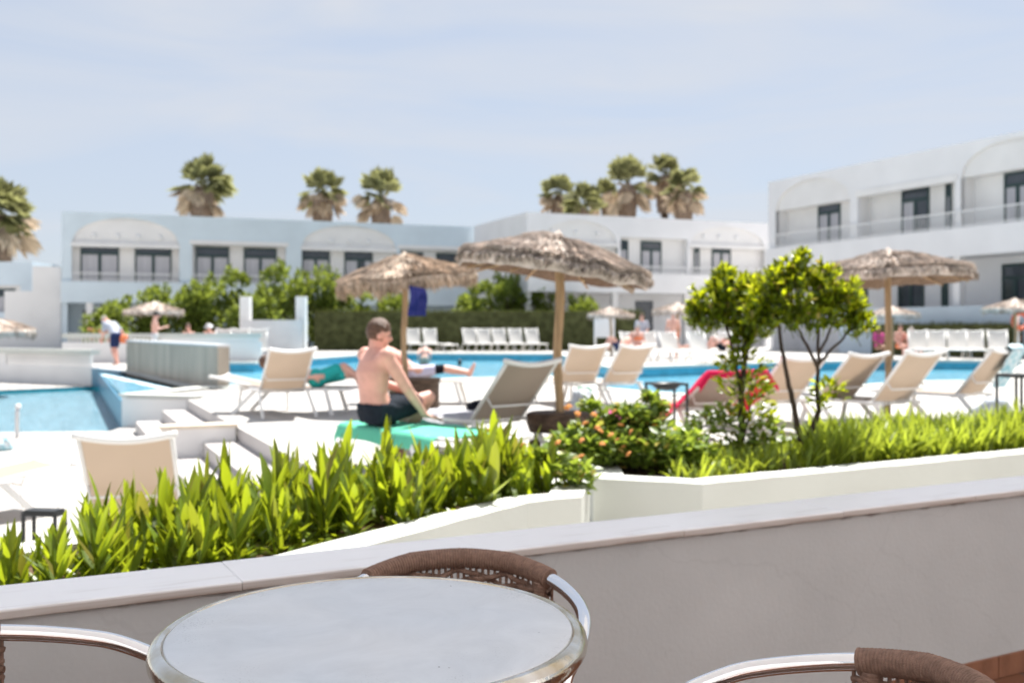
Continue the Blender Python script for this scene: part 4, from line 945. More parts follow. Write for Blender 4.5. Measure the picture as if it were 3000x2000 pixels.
# empty row along the hedge
FG='white loungers in the far row along the hedge'
def faraway(u,Y,label,head=(-.28,.96),ang=62,scale=1.12,group=FG):
    x=(u-1500)/FPX*Y; lounger(x,Y,head,ang,label,0,group,None,scale,True)
for i,(u,l) in enumerate(((1212,'far white lounger against the hedge, first right of the blue cloth parasol pole'),(1262,'far white lounger against the hedge, second right of the blue cloth parasol pole'))): faraway(u,50.5,l)
for i,u in enumerate((1378,1420,1465,1513,1562)):
    faraway(u,50.5,('first','second','third','fourth','fifth')[i]+' from the left of five white loungers by the hedge, left of the centre pole',ang=63)
faraway(1310,50.2,'folded flat white lounger between the two groups along the far hedge',ang=2,scale=1.0)
FG2='white loungers on the far deck behind the beige pair'
for u,Y,l in ((1850,36,'white far lounger behind the beige pair, first left of the small trees'),(1905,36,'white far lounger behind the beige pair, second left of the small trees'),(1965,35,'white far lounger in front of the pink sunbather, beside the left small tree'),(2050,34,'white far lounger seen through the left small tree'),(2130,35,'white far lounger between the two small trees')):
    faraway(u,Y,l,(-.2,.98),58,1.05,FG2)
FG3='white loungers on the far deck at the right'
for u,l in ((2690,'far white lounger right of the right parasol pole, beside the pink sunbathers'),(2742,'second far white lounger right of the right parasol pole'),(2806,'third far white lounger right of the right parasol pole, of a touching pair'),(2854,'fourth far white lounger right of the right parasol pole, of a touching pair'),(2925,'far white lounger carrying the tanned sunbather at the right edge')):
    faraway(u,36.8,l,(.35,.94),56,1.12,FG3)
FG4='white loungers by the balustrade'
for u,l in ((655,'white lounger back right of the grey fountain wall, first by the balustrade'),(700,'white lounger back against the left white pillar'),(752,'white lounger back below the curved white screen')): faraway(u,36.5,l,(-.1,.99),64,1.12,FG4)

# ------------------------------------------------------------------ cloths and small things
def drape(fn,nu,nv,name,mt,label,cat,th=.008):
    m=MB(); m.grid(fn,nu,nv); m.grid(lambda s,t:fn(s,1-t)+V((0,0,-th)),nu,nv); return tag(m.build(name,M[mt],smooth=True),label,cat)
def onl(root,x,y,z):   # a point in a lounger's own axes
    return root.matrix_basis@V((x,y,z))
def lmat(r):
    return Matrix.Translation(r.location)@r.rotation_euler.to_matrix().to_4x4()@Matrix.Diagonal((*r.scale,1))
LMm=lmat(LM)
def fn(s,t):
    x=.02+1.62*s; y=-.42+.90*t; z=.385+.012*mnoise.noise(V((x*5,y*6,0)))+.02*mnoise.noise(V((x*2,y*3,4)))
    if abs(y)>.33: z-=min(.11,(abs(y)-.33)*1.6); y=.345*(1 if y>0 else -1)+.03*mnoise.noise(V((x*7,y,8)))
    if x<.1: z-=(.1-x)*1.6; x=.04+x*.3
    return LMm@V((x,y,z))
drape(fn,40,28,'green_towel','cloth_green','bright green towel spread over the flat lounger under the seated man','towel')
L2m=lmat(L2)
def fn(s,t):
    x=.30+.90*s; y=-.36+.56*t; z=.375+.02*mnoise.noise(V((x*6,y*6,2)))
    if y<-.31: z-=.09
    return L2m@V((x,y,z+.02))
drape(fn,26,18,'grey_towel','cloth_grey','grey towel laid on the seat of the large lounger behind the seated man','towel')
def lump(name,mt,label,cat,c,r,seed,flat=.5):
    m=MB()
    m.ball((0,0,0),1,1,1,24,16); rr=V(r)
    m.v=[tuple(V((p[0]*rr.x,p[1]*rr.y,max(-.4*rr.z,p[2]*rr.z)))*(1+.35*mnoise.noise(V(p)*1.7+V((seed,0,0)))+.12*mnoise.noise(V(p)*4+V((seed,3,0))))) for p in m.v]
    return tag(m.build(name,M[mt],smooth=True,loc=c),label,cat)
lump('crumpled_clothes','cloth_black','crumpled black clothes lying on the far part of the large lounger seat','clothes',L2m@V((.75,.18,.43)),(.16,.10,.065),3)
lump('crumpled_clothes','navy_blue','small dark blue bundle beside the black clothes on the large lounger','clothes',L2m@V((1.05,.22,.42)),(.09,.07,.055),5)
bg_=thing('beach_bag','pale grey beach bag on the ground beside the dark parasol table','bag',P(1712,1235,10.2)); bg_.location.z=.02
lm=lump('bag_body','bag','','',(0,0,.27),(.17,.12,.24),8); lm.parent=bg_
m=MB(); m.tube([(-.09,.02,.44),(-.06,.02,.54),(.05,.02,.55),(.09,.02,.45)],.009,6); m.build('handle',M['cloth_green'],bg_,smooth=True)
lump('pink_clothes','cloth_pink','heap of pink and magenta clothes between the grey bag and the lantana','clothes',P(1800,1218,9.9),(.17,.10,.06),12)
# red towel over the low lounger
L5m=lmat(L5); aa=radians(30)
def bk(x,y,o): return L5m@V((1.2+x*cos(aa)-o*sin(aa),y,.36+x*sin(aa)+o*cos(aa)))
def fn(s,t):
    y=-.44+.88*t; w=.012*mnoise.noise(V((s*5,t*7,1)))
    y2=y
    if s<.86: x=-.22+.97*s/.86; o=.03+w
    else: x=.75+.03*sin((s-.86)/.14*pi); o=.03-(s-.86)/.14*.08+w
    if x<0: p=L5m@V((1.2+x,y2,.375+w+.01))
    else: p=bk(x,y2,o)
    if abs(y)>.33: p.z-=(abs(y)-.33)*1.3
    return p
drape(fn,44,24,'red_towel','cloth_red','raspberry red towel hanging over the low reclined lounger behind the small tree','towel')
L9m=lmat(L9); ab=radians(50)
def fn(s,t):
    y=.02+.34*t; w=.02*mnoise.noise(V((s*5,t*6,6)))
    if s<.3: x=.45+.33*s/.3; o=.03+w
    else: q=(s-.3)/.7; x=.78-.50*q; o=-.05-.05*q+w
    return L9m@V((1.2+x*cos(ab)-o*sin(ab),y+.06*s,.36+x*sin(ab)+o*cos(ab)-.10*max(0,s-.3)))
drape(fn,34,16,'aqua_towel','cloth_aqua','aqua and white striped towel hanging down the back of the rightmost lounger','towel')
L1w=lump('white_bag','bag','pale blue cloth bag on the deck under the rightmost near lounger','bag',(5.35,11.2,.17),(.22,.12,.22),21)
# black metal stands
def stand(loc,w,h,label,dish,rz=0):
    t=thing('side_table',label,'side table',loc,rz)
    m=MB(); r=.010
    for sx,sy in ((-1,-1),(1,-1),(1,1),(-1,1)):
        q=MB(); q.box(-r,r,-r,r,0,h-.02); q.build('leg',M['black'],t,loc=(sx*w/2,sy*w/2,0))
    for s in (-1,1): m.box(-w/2-r,w/2+r,s*w/2-r,s*w/2+r,h-.02,h); m.box(s*w/2-r,s*w/2+r,-w/2+r,w/2-r,h-.0195,h-.0005)
    m.build('top_frame',M['black'],t)
    m=MB()
    if dish: m.lathe([(0,h-.075),(w*.30,h-.065),(w*.44,h-.03),(w*.47,h-.004),(w*.44,h-.008),(w*.28,h-.05),(0,h-.058)],24)
    else: m.box(-w/2+.001,w/2-.001,-w/2+.001,w/2-.001,h+.001,h+.012)
    m.build('dish' if dish else 'table_top',M['black'],t,smooth=dish)
    return t
stand((P(1952,1290,9.3).x,9.3,0),.285,.665,'black metal stand with a shallow dish, behind the orange lantana',True,.25)
stand((P(2985,1230,9.6).x,9.6,0),.27,.72,'black metal side table cut by the right edge of the photo',False,.2)
sd_=stand((P(130,1560,5.6).x,5.6,-.48),.19,.63,'black metal side table frame on the lower deck behind the left lilies',False,-.15); sd_.scale=(1,.5,1)
# handrail, life ring, board
t=thing('handrail_post','steel handrail post with a bright round end at the near edge of the lower pool','handrail',G(50,1283,-.48))
m=MB(); m.tube([(0,0,-.1),(0,0,.38),(.0,.02,.44)],.03,10); m.build('post',M['grey_panel'],t,smooth=True)
m=MB(); m.ball((0,.03,.47),.045); m.build('knob',M['rail'],t,smooth=True)
t=thing('notice_board','blank white notice board on two white legs in front of the far hedge','notice board',(P(1771,1000,44).x,44,0))
m=MB(); m.box(-.44,.44,-.03,.03,.75,1.85); m.build('board',M['paper'],t,bevel=.01)
for s in (-1,1):
    m=MB(); m.box(-.05,.05,-.05,.05,0,1.8); m.build('leg',M['frame_white'],t,loc=(s*.40,.081,0))
pr=P(2985,940,34); t=thing('life_ring','orange life ring hanging on a post at the right edge','life ring',(pr.x,34,0))
m=MB()
rr=[(cos(2*pi*k/32)*.25,-.08,pr.z+sin(2*pi*k/32)*.25) for k in range(33)]
m.tube(rr,.065,10,False,up=(0,1,0)); m.build('ring',M['orange'],t,smooth=True)
m=MB(); m.tube([(0,.05,0),(0,.05,pr.z+.25)],.04,8); m.build('post',M['frame_white'],t,smooth=True)
random.seed(4)
lump('teal_float','cloth_aqua','small mint coloured float on the lower deck at the left edge of the photo','float',G(8,1305,-.42),(.14,.14,.13),31)

# ------------------------------------------------------------------ people
def remeshed(m, voxel, smooth=4, name='person'):
    me=bpy.data.meshes.new('tmp'); me.from_pydata(m.v,[],m.f)
    o=bpy.data.objects.new('tmp',me); COL.objects.link(o)
    r=o.modifiers.new('r','REMESH'); r.mode='VOXEL'; r.voxel_size=voxel; r.use_smooth_shade=True
    if smooth: q=o.modifiers.new('s','SMOOTH'); q.factor=.5; q.iterations=smooth
    bpy.context.view_layer.update()
    ev=o.evaluated_get(bpy.context.evaluated_depsgraph_get())
    out=bpy.data.meshes.new_from_object(ev); bpy.data.objects.remove(o); out.name=name
    return out
def cap(m,a,b,ra,rb,n=12,bulge=0.0):
    a=V(a); b=V(b)
    pts=[a.lerp(b,t) for t in (0,.3,.6,1)]
    m.tube(pts,[ra,ra*.7+rb*.3+bulge,ra*.35+rb*.65+bulge*.5,rb],n); m.ball(a,ra,seg=n,rings=8); m.ball(b,rb,seg=n,rings=8)
def ellloft(m,secs,n=20):
    """secs: (centre, side axis, front axis, half width, half depth)"""
    vs=[];fs=[]
    for c,sx,fy,w,d in secs:
        for k in range(n):
            a=2*pi*k/n; vs.append(V(c)+V(sx)*(cos(a)*w)+V(fy)*(sin(a)*d*(1 if sin(a)>0 else .92)))
    for i in range(len(secs)-1):
        for k in range(n):
            a=i*n+k;b=i*n+(k+1)%n; fs.append((a,b,b+n,a+n))
    fs.append(tuple(range(n))[::-1]); fs.append(tuple((len(secs)-1)*n+k for k in range(n)))
    m.add(vs,fs)
def hand(m,wr,d,palm,s=1.0,curl=.25,side=1):
    """palm and five fingers; d = pointing direction, palm = palm-side normal"""
    wr=V(wr); d=V(d).normalized(); palm=V(palm); palm=(palm-d*palm.dot(d)).normalized(); sd=d.cross(palm)*side
    m.obox(wr+d*.045*s,d,sd,palm,.046*s,.039*s,.013*s); cap(m,wr-d*.02*s,wr+d*.02*s,.026*s,.025*s,8)
    for i,(o,L_) in enumerate(((-.031,.072),(-.010,.082),(.011,.076),(.031,.058))):
        p=wr+d*.088*s+sd*o*s; fd=(d+sd*o*4).normalized(); pts=[p]
        for k,f in enumerate((.45,.32,.23)):
            fd=(fd+palm*curl*(.6+.5*k)).normalized(); pts.append(pts[-1]+fd*L_*f*s)
        m.tube(pts,[.0095*s,.009*s,.0085*s,.0068*s],8); m.ball(pts[-1],.0068*s,seg=8,rings=5)
    p=wr+d*.025*s-sd*.036*s; fd=(d*.7-sd*.75+palm*.25).normalized(); q=p+fd*.036*s; r2=q+(fd*.6+d*.5+palm*.2).normalized()*.030*s
    m.tube([p,q,r2],[.013*s,.011*s,.008*s],8); m.ball(r2,.008*s,seg=8,rings=5)
def foot(m,an,to,s=1.0):
    an=V(an); to=V(to); d=(to-an); h=V((d.x,d.y,0)); h=h.normalized() if h.length>1e-4 else V((1,0,0))
    heel=an-d.normalized()*.045+V((0,0,-.03)) if abs(d.z)<.12 else an-d.normalized()*.03
    cap(m,heel,to,.036*s,.026*s,10); cap(m,an,an.lerp(to,.55),.040*s,.034*s,10)
    sd=d.cross(V((0,0,1))).normalized() if abs(d.normalized().z)<.95 else V((1,0,0))
    for k in (-.028,-.012,.004,.020): 
        p=to+sd*k*s; m.tube([p,p+d.normalized()*(.035+.2*k)*s],[.012*s,.009*s],7); m.ball(p+d.normalized()*(.035+.2*k)*s,.009*s,seg=7,rings=4)
def person(label,J,skin='skin',look=None,voxel=.013,wear=(),hair='hair_brown',hairlen=.5,s=1.0,fem=False,hands=True,name='person',group=None,headonly=False,hat=None,bulk=1.0):
    J={k:V(p) for k,p in J.items()}
    m=MB()
    side=(J['shR']-J['shL']).normalized(); up=(J['neck']-J['pel']).normalized(); fr=up.cross(side).normalized()
    # fr: with side = to the person's right, up x right = forward
    hd=J['head']; look=V(look).normalized() if look else fr
    hup=(hd-J['neck']).normalized(); hr=look.cross(hup).normalized(); lk=hup.cross(hr).normalized()
    rot=Matrix((hr,lk,hup)).transposed()
    def H(x,y,z): return hd+rot@V((x,y,z))*s
    m.ball(H(0,-.008,.022),.076*s,.094*s,.098*s,20,14,rot); m.ball(H(0,.022,-.048),.056*s,.064*s,.066*s,16,10,rot)
    m.ball(H(0,.060,-.092),.026*s,.024*s,.020*s,10,8,rot)                         # chin
    m.ball(H(0,.058,.030),.05*s,.034*s,.022*s,12,8,rot)                            # brow
    m.tube([H(0,.086,.018),H(0,.106,-.022),H(0,.090,-.034)],[.009*s,.015*s,.012*s],8) # nose
    m.ball(H(0,.080,-.058),.024*s,.013*s,.011*s,10,6,rot)                          # mouth
    for e in (-1,1): m.ball(H(e*.077,-.006,-.008),.011*s,.022*s,.033*s,10,8,rot); m.ball(H(e*.042,.062,-.022),.024*s,.02*s,.022*s,8,6,rot)
    cap(m,J['neck']-hup*.03*s,hd-hup*.05*s-lk*.012*s,.060*s,.056*s,14)
    if not headonly:
        sw=(J['shR']-J['shL']).length/2; pel=J['pel']; ch=J.get('chest',pel.lerp(J['neck'],.62)); wa=J.get('waist',pel.lerp(ch,.45))
        k=.93 if fem else 1
        m_=[(pel-up*.07*s,side,fr,.145*s,.095*s),(pel,side,fr,.165*s/(.95 if fem else 1),.112*s),(wa,side,fr,.142*s*k,.098*s),(wa.lerp(ch,.6),side,fr,.158*s*k,.108*s),(ch,side,fr,.172*s*k,.115*s),
            (ch.lerp(J['neck'],.55),side,fr,.165*s*k,.10*s),(ch.lerp(J['neck'],.85),side,fr,.115*s,.075*s),(J['neck']+up*.02*s,side,fr,.062*s,.058*s)]
        m_=[(c_,a_,f_,w_*bulk,d_*bulk) for c_,a_,f_,w_,d_ in m_]
        ellloft(m,m_)
        if fem:
            for e in (-1,1): m.ball(ch+side*e*.075*s+fr*.085*s,.062*s,seg=12,rings=8)
        for q in ('R','L'):
            e=1 if q=='R' else -1
            m.ball(J['sh'+q],.062*s*k*bulk,seg=12,rings=8); cap(m,J['sh'+q],ch+side*e*.09*s+up*.05*s,.056*s,.075*s)
            cap(m,J['sh'+q],J['el'+q],.053*s*k*bulk,.041*s*k*bulk,12,.004); cap(m,J['el'+q],J['wr'+q],.042*s*k,.027*s,12,.005)
            if hands:
                d=J.get('hd'+q,(J['wr'+q]-J['el'+q])); pn=J.get('pn'+q,-side*e)
                hand(m,J['wr'+q],d,pn,s,.22,e)
            cap(m,J['hip'+q],J['kn'+q],.088*s,.056*s,14,.006); cap(m,J['kn'+q],J['an'+q],.057*s,.038*s,12,.010); m.ball(J['hip'+q]-fr*.03*s,.095*s,seg=12,rings=8)
            foot(m,J['an'+q],J['to'+q],s)
    else:
        cap(m,J['shR'],J['shL'],.06*s,.06*s); ellloft(m,[(J['pel'],side,fr,.17*s,.11*s),(J['neck']-up*.1,side,fr,.17*s,.10*s),(J['neck'],side,fr,.06*s,.06*s)])
    me=remeshed(m,voxel,3); o=bpy.data.objects.new(name,me); COL.objects.link(o); me.materials.clear(); me.materials.append(M[skin]); tag(o,label,'person',group)
    # eyes and hair
    for e in (-1,1):
        q=MB(); q.ball(H(e*.033,.083,.006),.012*s,.008*s,.009*s,10,8,rot); q.build('eye',M['eye'],o,smooth=True)
    q=MB()
    q.ball((0,0,0),1,1,1,28,20); vs=[]
    for p in q.v:
        p=V(p); n_=1+.05*mnoise.noise(p*5)+.04*mnoise.noise(p*13)
        z=p.z; lim=-.30-hairlen*.9 if p.y<.1 else (.28+.45*max(0,p.y-.1))
        zz=max(z,lim); r_=sqrt(max(0,1-min(1,zz*zz)))/max(.001,sqrt(p.x*p.x+p.y*p.y)) if z<lim else 1
        vs.append(H(p.x*r_*.083*n_,-.010+p.y*r_*.101*n_,.028+zz*.108*n_))
    q.v=[tuple(v) for v in vs]; q.build('hair',M[hair],o,smooth=True)
    # clothing: shells that follow the body
    for w in wear:
        kind,mt=w[0],w[1]; q=MB(); g=1.10
        if kind in('shorts','trunks'):
            cov=w[2] if len(w)>2 else .6
            ellloft(q,[(pel-up*.085*s,side,fr,.160*s*bulk,.114*bulk),(pel,side,fr,.184*s*bulk,.130*bulk),(pel.lerp(wa,.42),side,fr,.176*s*bulk,.124*bulk)])
            for c_ in ('R','L'):
                en=J['hip'+c_].lerp(J['kn'+c_],cov); cap(q,J['hip'+c_],en,.104*s,.088*s,14); q.ball(J['hip'+c_]-fr*.03*s,.108*s,seg=12,rings=8)
        elif kind=='shirt':
            ellloft(q,[(pel-up*.02*s,side,fr,.185*s,.13*s),(wa,side,fr,.168*s,.122*s),(ch,side,fr,.19*s,.132*s),(ch.lerp(J['neck'],.55),side,fr,.178*s,.115*s),(ch.lerp(J['neck'],.9),side,fr,.10*s,.08*s)])
            for c_ in ('R','L'): cap(q,J['sh'+c_],J['sh'+c_].lerp(J['el'+c_],.75),.074*s,.066*s)
        elif kind=='top':
            ellloft(q,[(ch-up*.09*s,side,fr,.172*s,.125*s),(ch,side,fr,.178*s,.13*s),(ch+up*.06*s,side,fr,.165*s,.115*s)])
            for e in (-1,1): q.ball(ch+side*e*.075*s+fr*.09*s,.067*s,seg=12,rings=8)
        elif kind=='band':
            for c_ in ('R','L'): cap(q,J['hip'+c_].lerp(J['kn'+c_],.72),J['hip'+c_].lerp(J['kn'+c_],.95),.076*s,.070*s)
        me2=remeshed(q,max(.012,voxel),3,{'top':'swim_top','band':'knee_wrap'}.get(kind,kind)); c=bpy.data.objects.new(me2.name,me2); COL.objects.link(c); c.parent=o; me2.materials.clear(); me2.materials.append(M[mt])
        if w[-1]=='folds':
            d_=c.modifiers.new('folds','DISPLACE'); tx=bpy.data.textures.new('folds','CLOUDS'); tx.noise_scale=.09; d_.texture=tx; d_.strength=.03; d_.mid_level=.5
    if hat:
        q=MB(); q.lathe([(.0,.13),(.07,.12),(.095,.06),(.10,.035),(.16,.02),(.16,.012),(.098,.025)][::-1],20); q.v=[tuple(H(*p)) for p in q.v]; q.build('sun_hat',M[hat],o,smooth=True)
    return o
def pose(base,rz,kind,s=1.0):
    """joint sets in a person's own axes (x right, y forward, z up), then turned and placed"""
    J={}
    def sym(n,x,y,z): J[n+'R']=V((x,y,z)); J[n+'L']=V((-x,y,z))
    if kind=='stand':
        J['pel']=V((0,0,.96)); J['neck']=V((0,.0,1.48)); J['head']=V((0,.03,1.63)); sym('sh',.19,0,1.43); sym('el',.25,-.03,1.13); sym('wr',.24,.08,.88); sym('hip',.09,0,.92); sym('kn',.10,.03,.50); sym('an',.10,-.02,.08); sym('to',.12,.13,.03)
    if kind=='stoop':
        J['pel']=V((0,-.05,.94)); J['neck']=V((0,.30,1.36)); J['head']=V((0,.45,1.43)); sym('sh',.19,.26,1.31); sym('el',.25,.20,1.02); sym('wr',.22,.30,.80); sym('hip',.09,-.04,.90); sym('kn',.10,.08,.50); sym('an',.10,-.02,.08); sym('to',.12,.13,.03)
        J['elR']=V((.26,-.02,1.06)); J['wrR']=V((.22,-.10,.84)); J['knL']=V((-.10,-.02,.50)); J['anL']=V((-.10,-.2,.10)); J['toL']=V((-.12,-.06,.03))
    if kind=='phone':
        J['pel']=V((0,0,.96)); J['neck']=V((0,.02,1.47)); J['head']=V((0,.07,1.61)); sym('sh',.18,.02,1.42); sym('el',.22,.10,1.15); sym('wr',.09,.34,1.22); sym('hip',.09,0,.92); sym('kn',.10,.02,.50); sym('an',.10,-.03,.08); sym('to',.12,.12,.03)
    if kind=='sit':   # on a seat at z = .40
        J['pel']=V((0,0,.50)); J['neck']=V((0,-.02,1.02)); J['head']=V((0,.03,1.17)); sym('sh',.18,-.01,.97); sym('el',.24,.04,.70); sym('wr',.14,.26,.58); sym('hip',.09,.04,.48); sym('kn',.13,.46,.48); sym('an',.13,.44,.08); sym('to',.15,.60,.03)
    if kind=='lie':   # on the back on a surface at z = 0, head toward -y, torso propped by 'up'
        J['pel']=V((0,0,.11)); J['neck']=V((0,-.50,.24)); J['head']=V((0,-.63,.32)); sym('sh',.18,-.45,.21); sym('el',.27,-.22,.12); sym('wr',.22,.02,.13); sym('hip',.09,.04,.10); sym('kn',.10,.46,.16); sym('an',.10,.88,.09); sym('to',.12,.94,.22)
    if kind=='kneesup':
        J['pel']=V((0,0,.11)); J['neck']=V((0,-.44,.40)); J['head']=V((0,-.53,.52)); sym('sh',.18,-.40,.37); sym('el',.27,-.24,.20); sym('wr',.18,.02,.22); sym('hip',.09,.04,.11); sym('kn',.11,.36,.42); sym('an',.11,.56,.07); sym('to',.12,.70,.04)
    if kind=='swim':
        J['pel']=V((0,0,-.55)); J['neck']=V((0,0,-.03)); J['head']=V((0,.02,.12)); sym('sh',.18,0,-.08)
    c,s_=cos(rz),sin(rz); b=V(base)
    return {k:b+(V((p.x*c-p.y*s_,p.x*s_+p.y*c,p.z))*s) for k,p in J.items()}

# the seated man in the middle of the picture
S=V((-1.09,8.08,.40)); f=V((.85,.53,0)); r=V((.53,-.85,0)); z=V((0,0,1))
def K(rx,fy,zz): return S+r*rx+f*fy+z*zz
J=dict(pel=K(0,0,.10),waist=K(0,-.03,.26),chest=K(0,-.03,.42),neck=K(0,-.005,.585),head=K(.01,.02,.715),shR=K(.205,-.005,.545),shL=K(-.205,.0,.545),
  elR=K(.255,.15,.29),wrR=K(.20,.335,.075),elL=K(-.24,.15,.31),wrL=K(-.12,.36,.24),hipR=K(.09,.04,.09),hipL=K(-.09,.04,.09),
  knR=K(.06,.44,.20),knL=K(-.20,.43,.18),anR=K(-.30,.34,-.20),toR=K(-.38,.42,-.34),anL=K(-.44,.36,-.29),toL=K(-.52,.46,-.365))
J['hdR']=(f*.9+r*.1-z*.25); J['pnR']=-z; J['hdL']=(f*.8-z*.4); J['pnL']=-z
person('shirtless young man in dark navy shorts sitting on the green towel, leaning on one arm',J,'skin',look=(.95,.31,-.04),voxel=.009,wear=(('shorts','navy',.62,'folds'),),hair='hair_brown',hairlen=.42,bulk=1.13)
# man stooping at the pool edge, grey shirt
p=G(336,1070); person('stooping man in grey tee shirt and navy shorts at the blue tiled wall',pose(p,radians(62),'stoop',1.0),'skin',voxel=.022,wear=(('shirt','tee'),('shorts','navy_blue',.7)),hair='hair_grey',hairlen=.1,look=(-.6,.5,-.5))
# orange float bag he holds
lump('orange_bag','coral','orange swim bag hanging behind the stooping man','bag',p+V((.33,-.12,.78)),(.12,.12,.2),17)
p=V((P(483,990,34).x,33.0,.0)); person('shirtless person standing under the small parasol behind the fountain wall, hands raised',pose(p,radians(-75),'phone',.98),'skin_pink',voxel=.022,wear=(('shorts','grey_panel',.6),),hair='hair_black',hairlen=.3)
for u,Y,lab,sk,w,hh,ht in ((552,35.6,'seated person with pink shoulders and brown hair behind the balustrade','skin_pink',(('top','coral'),),'hair_brown',None),(613,35.8,'seated person in purple top and pale hat behind the balustrade','skin_pink',(('top','cloth_pink'),),'hair_grey','paper')):
    person(lab,pose(((u-1500)/FPX*Y,Y,0.02),radians(165+30*R()),'sit'),sk,voxel=.024,wear=w,hair=hh,hairlen=.8,fem=True,hat=ht)
# swimmers
def wp(u,v): return G(u,v,-.30)
person('brown haired swimmer in the pool near the grey fountain wall, only the head showing',pose(wp(658,1141)+V((0,0,.02)),radians(120),'swim'),'skin',voxel=.02,hair='hair_brown',headonly=True,hairlen=.6)
person('black haired swimmer in the middle of the pool near the large lounger',pose(wp(1347,1072),radians(0),'swim'),'skin_tan',voxel=.022,hair='hair_black',headonly=True,hairlen=.9)
p=wp(1243,1068); q=pose(p+V((0,0,-.72)),radians(10),'stand'); q['neck']+=V((.0,.28,-.12)); q['head']+=V((0,.36,-.2)); q['shR']+=V((0,.25,-.12)); q['shL']+=V((0,.25,-.12))
person('person with pink back and grey shorts bending forward in the pool at its far edge',q,'skin_pink',voxel=.022,wear=(('shorts','grey_stone',.8),),hair='hair_grey',hairlen=.2)
person('swimmer with pink shoulders in the pool at the right, between the two beige lounger backs',pose(G(2790,1080,-.3),radians(40),'swim'),'skin_pink',voxel=.022,hair='hair_black',headonly=True)
# sunbathers lying on the two loungers beyond the man
b=lmat(LP1)@V((.55,0,.375)); J=pose(b,radians(-88),'lie'); 
J['knR']=b+V((.38,.10,.26)); J['anR']=b+V((.62,.10,.06)); J['toR']=b+V((.74,.12,.03)); 
person('person in turquoise shorts lying on a lounger left of the seated man',J,'skin_pink',voxel=.016,wear=(('shorts','turq',.72),),hair='hair_brown',hairlen=.3)
b=lmat(LP2)@V((.98,0,.375)); J=pose(b,radians(-87),'lie'); J['neck']+=V((.06,0,.22)); J['head']+=V((.12,0,.30)); J['shR']+=V((.05,0,.2)); J['shL']+=V((.05,0,.2)); J['elR']+=V((0,0,.06)); J['elL']+=V((0,0,.06))
J['wrR']=b+V((.05,-.2,.15)); J['wrL']=b+V((.05,.2,.15))
person('person in pale lavender shorts lying with bare feet toward the pool, behind the seated man',J,'skin_pink',voxel=.016,wear=(('shorts','lav',.6),('band','cloth_black')),hair='hair_brown')
# sunbathers across the pool
def far(u,Y,z,rz,kind,lab,sk,w,hh,fem=False,s=1.0,hat=None):
    x=(u-1500)/FPX*Y; return person(lab,pose((x,Y,z),radians(rz),kind,s),sk,voxel=.026,wear=w,hair=hh,fem=fem,hat=hat)
far(1815,35.2,.40,120,'kneesup','sunbather with knees up in navy swimwear right of the notice board legs','skin_pink',(('shorts','navy_blue',.5),),'hair_brown')
far(1868,35.0,.0,190,'sit','sunbather in orange swimwear sitting among the far white loungers','skin_pink',(('top','coral'),('shorts','coral',.25)),'hair_grey',True)
far(1972,37.5,.0,165,'stand','large pink sunburnt person standing behind the far loungers, left of the small tree','skin_pink',(('shorts','coral',.3),),'hair_grey')
far(1880,38.6,.42,180,'sit','person sitting behind the far loungers with only the head above them','skin_pink',(('shirt','tee'),),'hair_brown')
far(2118,34.4,.40,100,'kneesup','sunbather lying on the far lounger seen between the small trees','skin_pink',(('shorts','navy',.4),),'hair_black')
far(2068,35,.40,80,'lie','sunbather stretched out beyond the left small tree','skin_pink',(('shorts','coral',.4),),'hair_brown')
far(2637,38.5,.0,190,'sit','pink sunbather sitting just right of the right parasol pole','skin_pink',(('shorts','coral',.3),),'hair_brown')
far(2668,38.4,.0,200,'sit','sunbather in a bright pink top beside the first far lounger at the right','skin_pink',(('top','cloth_pink'),('shorts','cloth_pink',.2)),'hair_grey',True,.92)
far(2952,38.6,.42,110,'kneesup','deeply tanned sunbather in red swimwear on a far lounger at the right edge','skin_tan',(('shorts','orange',.4),),'hair_black',False,1.15)
far(2575,37,.0,200,'sit','person in a dark magenta top in the shade left of the right parasol pole','skin_tan',(('shirt','cloth_pink'),),'hair_black',True,.95)

# ------------------------------------------------------------------ planting in the two planters
def inside(p,poly):
    c=False; n=len(poly); j=n-1
    for i in range(n):
        a,b=poly[i],poly[j]
        if (a[1]>p[1])!=(b[1]>p[1]) and p[0]<(b[0]-a[0])*(p[1]-a[1])/(b[1]-a[1])+a[0]: c=not c
        j=i
    return c
def make_lily(seed):
    random.seed(seed); m=MB()
    for st in range(random.choice((2,3,3,4))):
        bx,by=U(-.07,.07),U(-.07,.07); a0=U(0,6.28); lean=V((U(-.3,.3),U(-.3,.3),1)).normalized(); H=U(.13,.22)
        m.tube([(bx,by,-.02),V((bx,by,0))+lean*H],[.007,.005],6,False)
        nl=random.randint(6,9)
        for k in range(nl):
            t=.10+.9*k/(nl-1); b=V((bx,by,0))+lean*(H*t); a=a0+k*pi+U(-.6,.6); el=radians(U(36,66)+24*t)
            d=V((cos(a)*cos(el),sin(a)*cos(el),sin(el))); nrm_=V((-cos(a)*sin(el),-sin(a)*sin(el),cos(el)))
            m.leaf(b,d,nrm_,U(.13,.27)*(1-.15*abs(t-.6)),U(.026,.047),6,U(-.06,.16),U(.2,.45))
    for k in range(10): # small yellowing basal leaves
        a=U(0,6.28); m.leaf((U(-.06,.06),U(-.06,.06),0),(cos(a),sin(a),U(.3,1.2)),(0,0,1),U(.10,.18),U(.025,.04),4,U(.1,.5),.2)
    return Proto(tag(m.build('lily_plant',M['leaf_lily'],smooth=True),'','plant'))
lil=[make_lily(70+i) for i in range(8)]
random.seed(77)
bed=loftpts(lp,-.30); bed2=loftpts(lp,-.21); pts=[]; tries=0
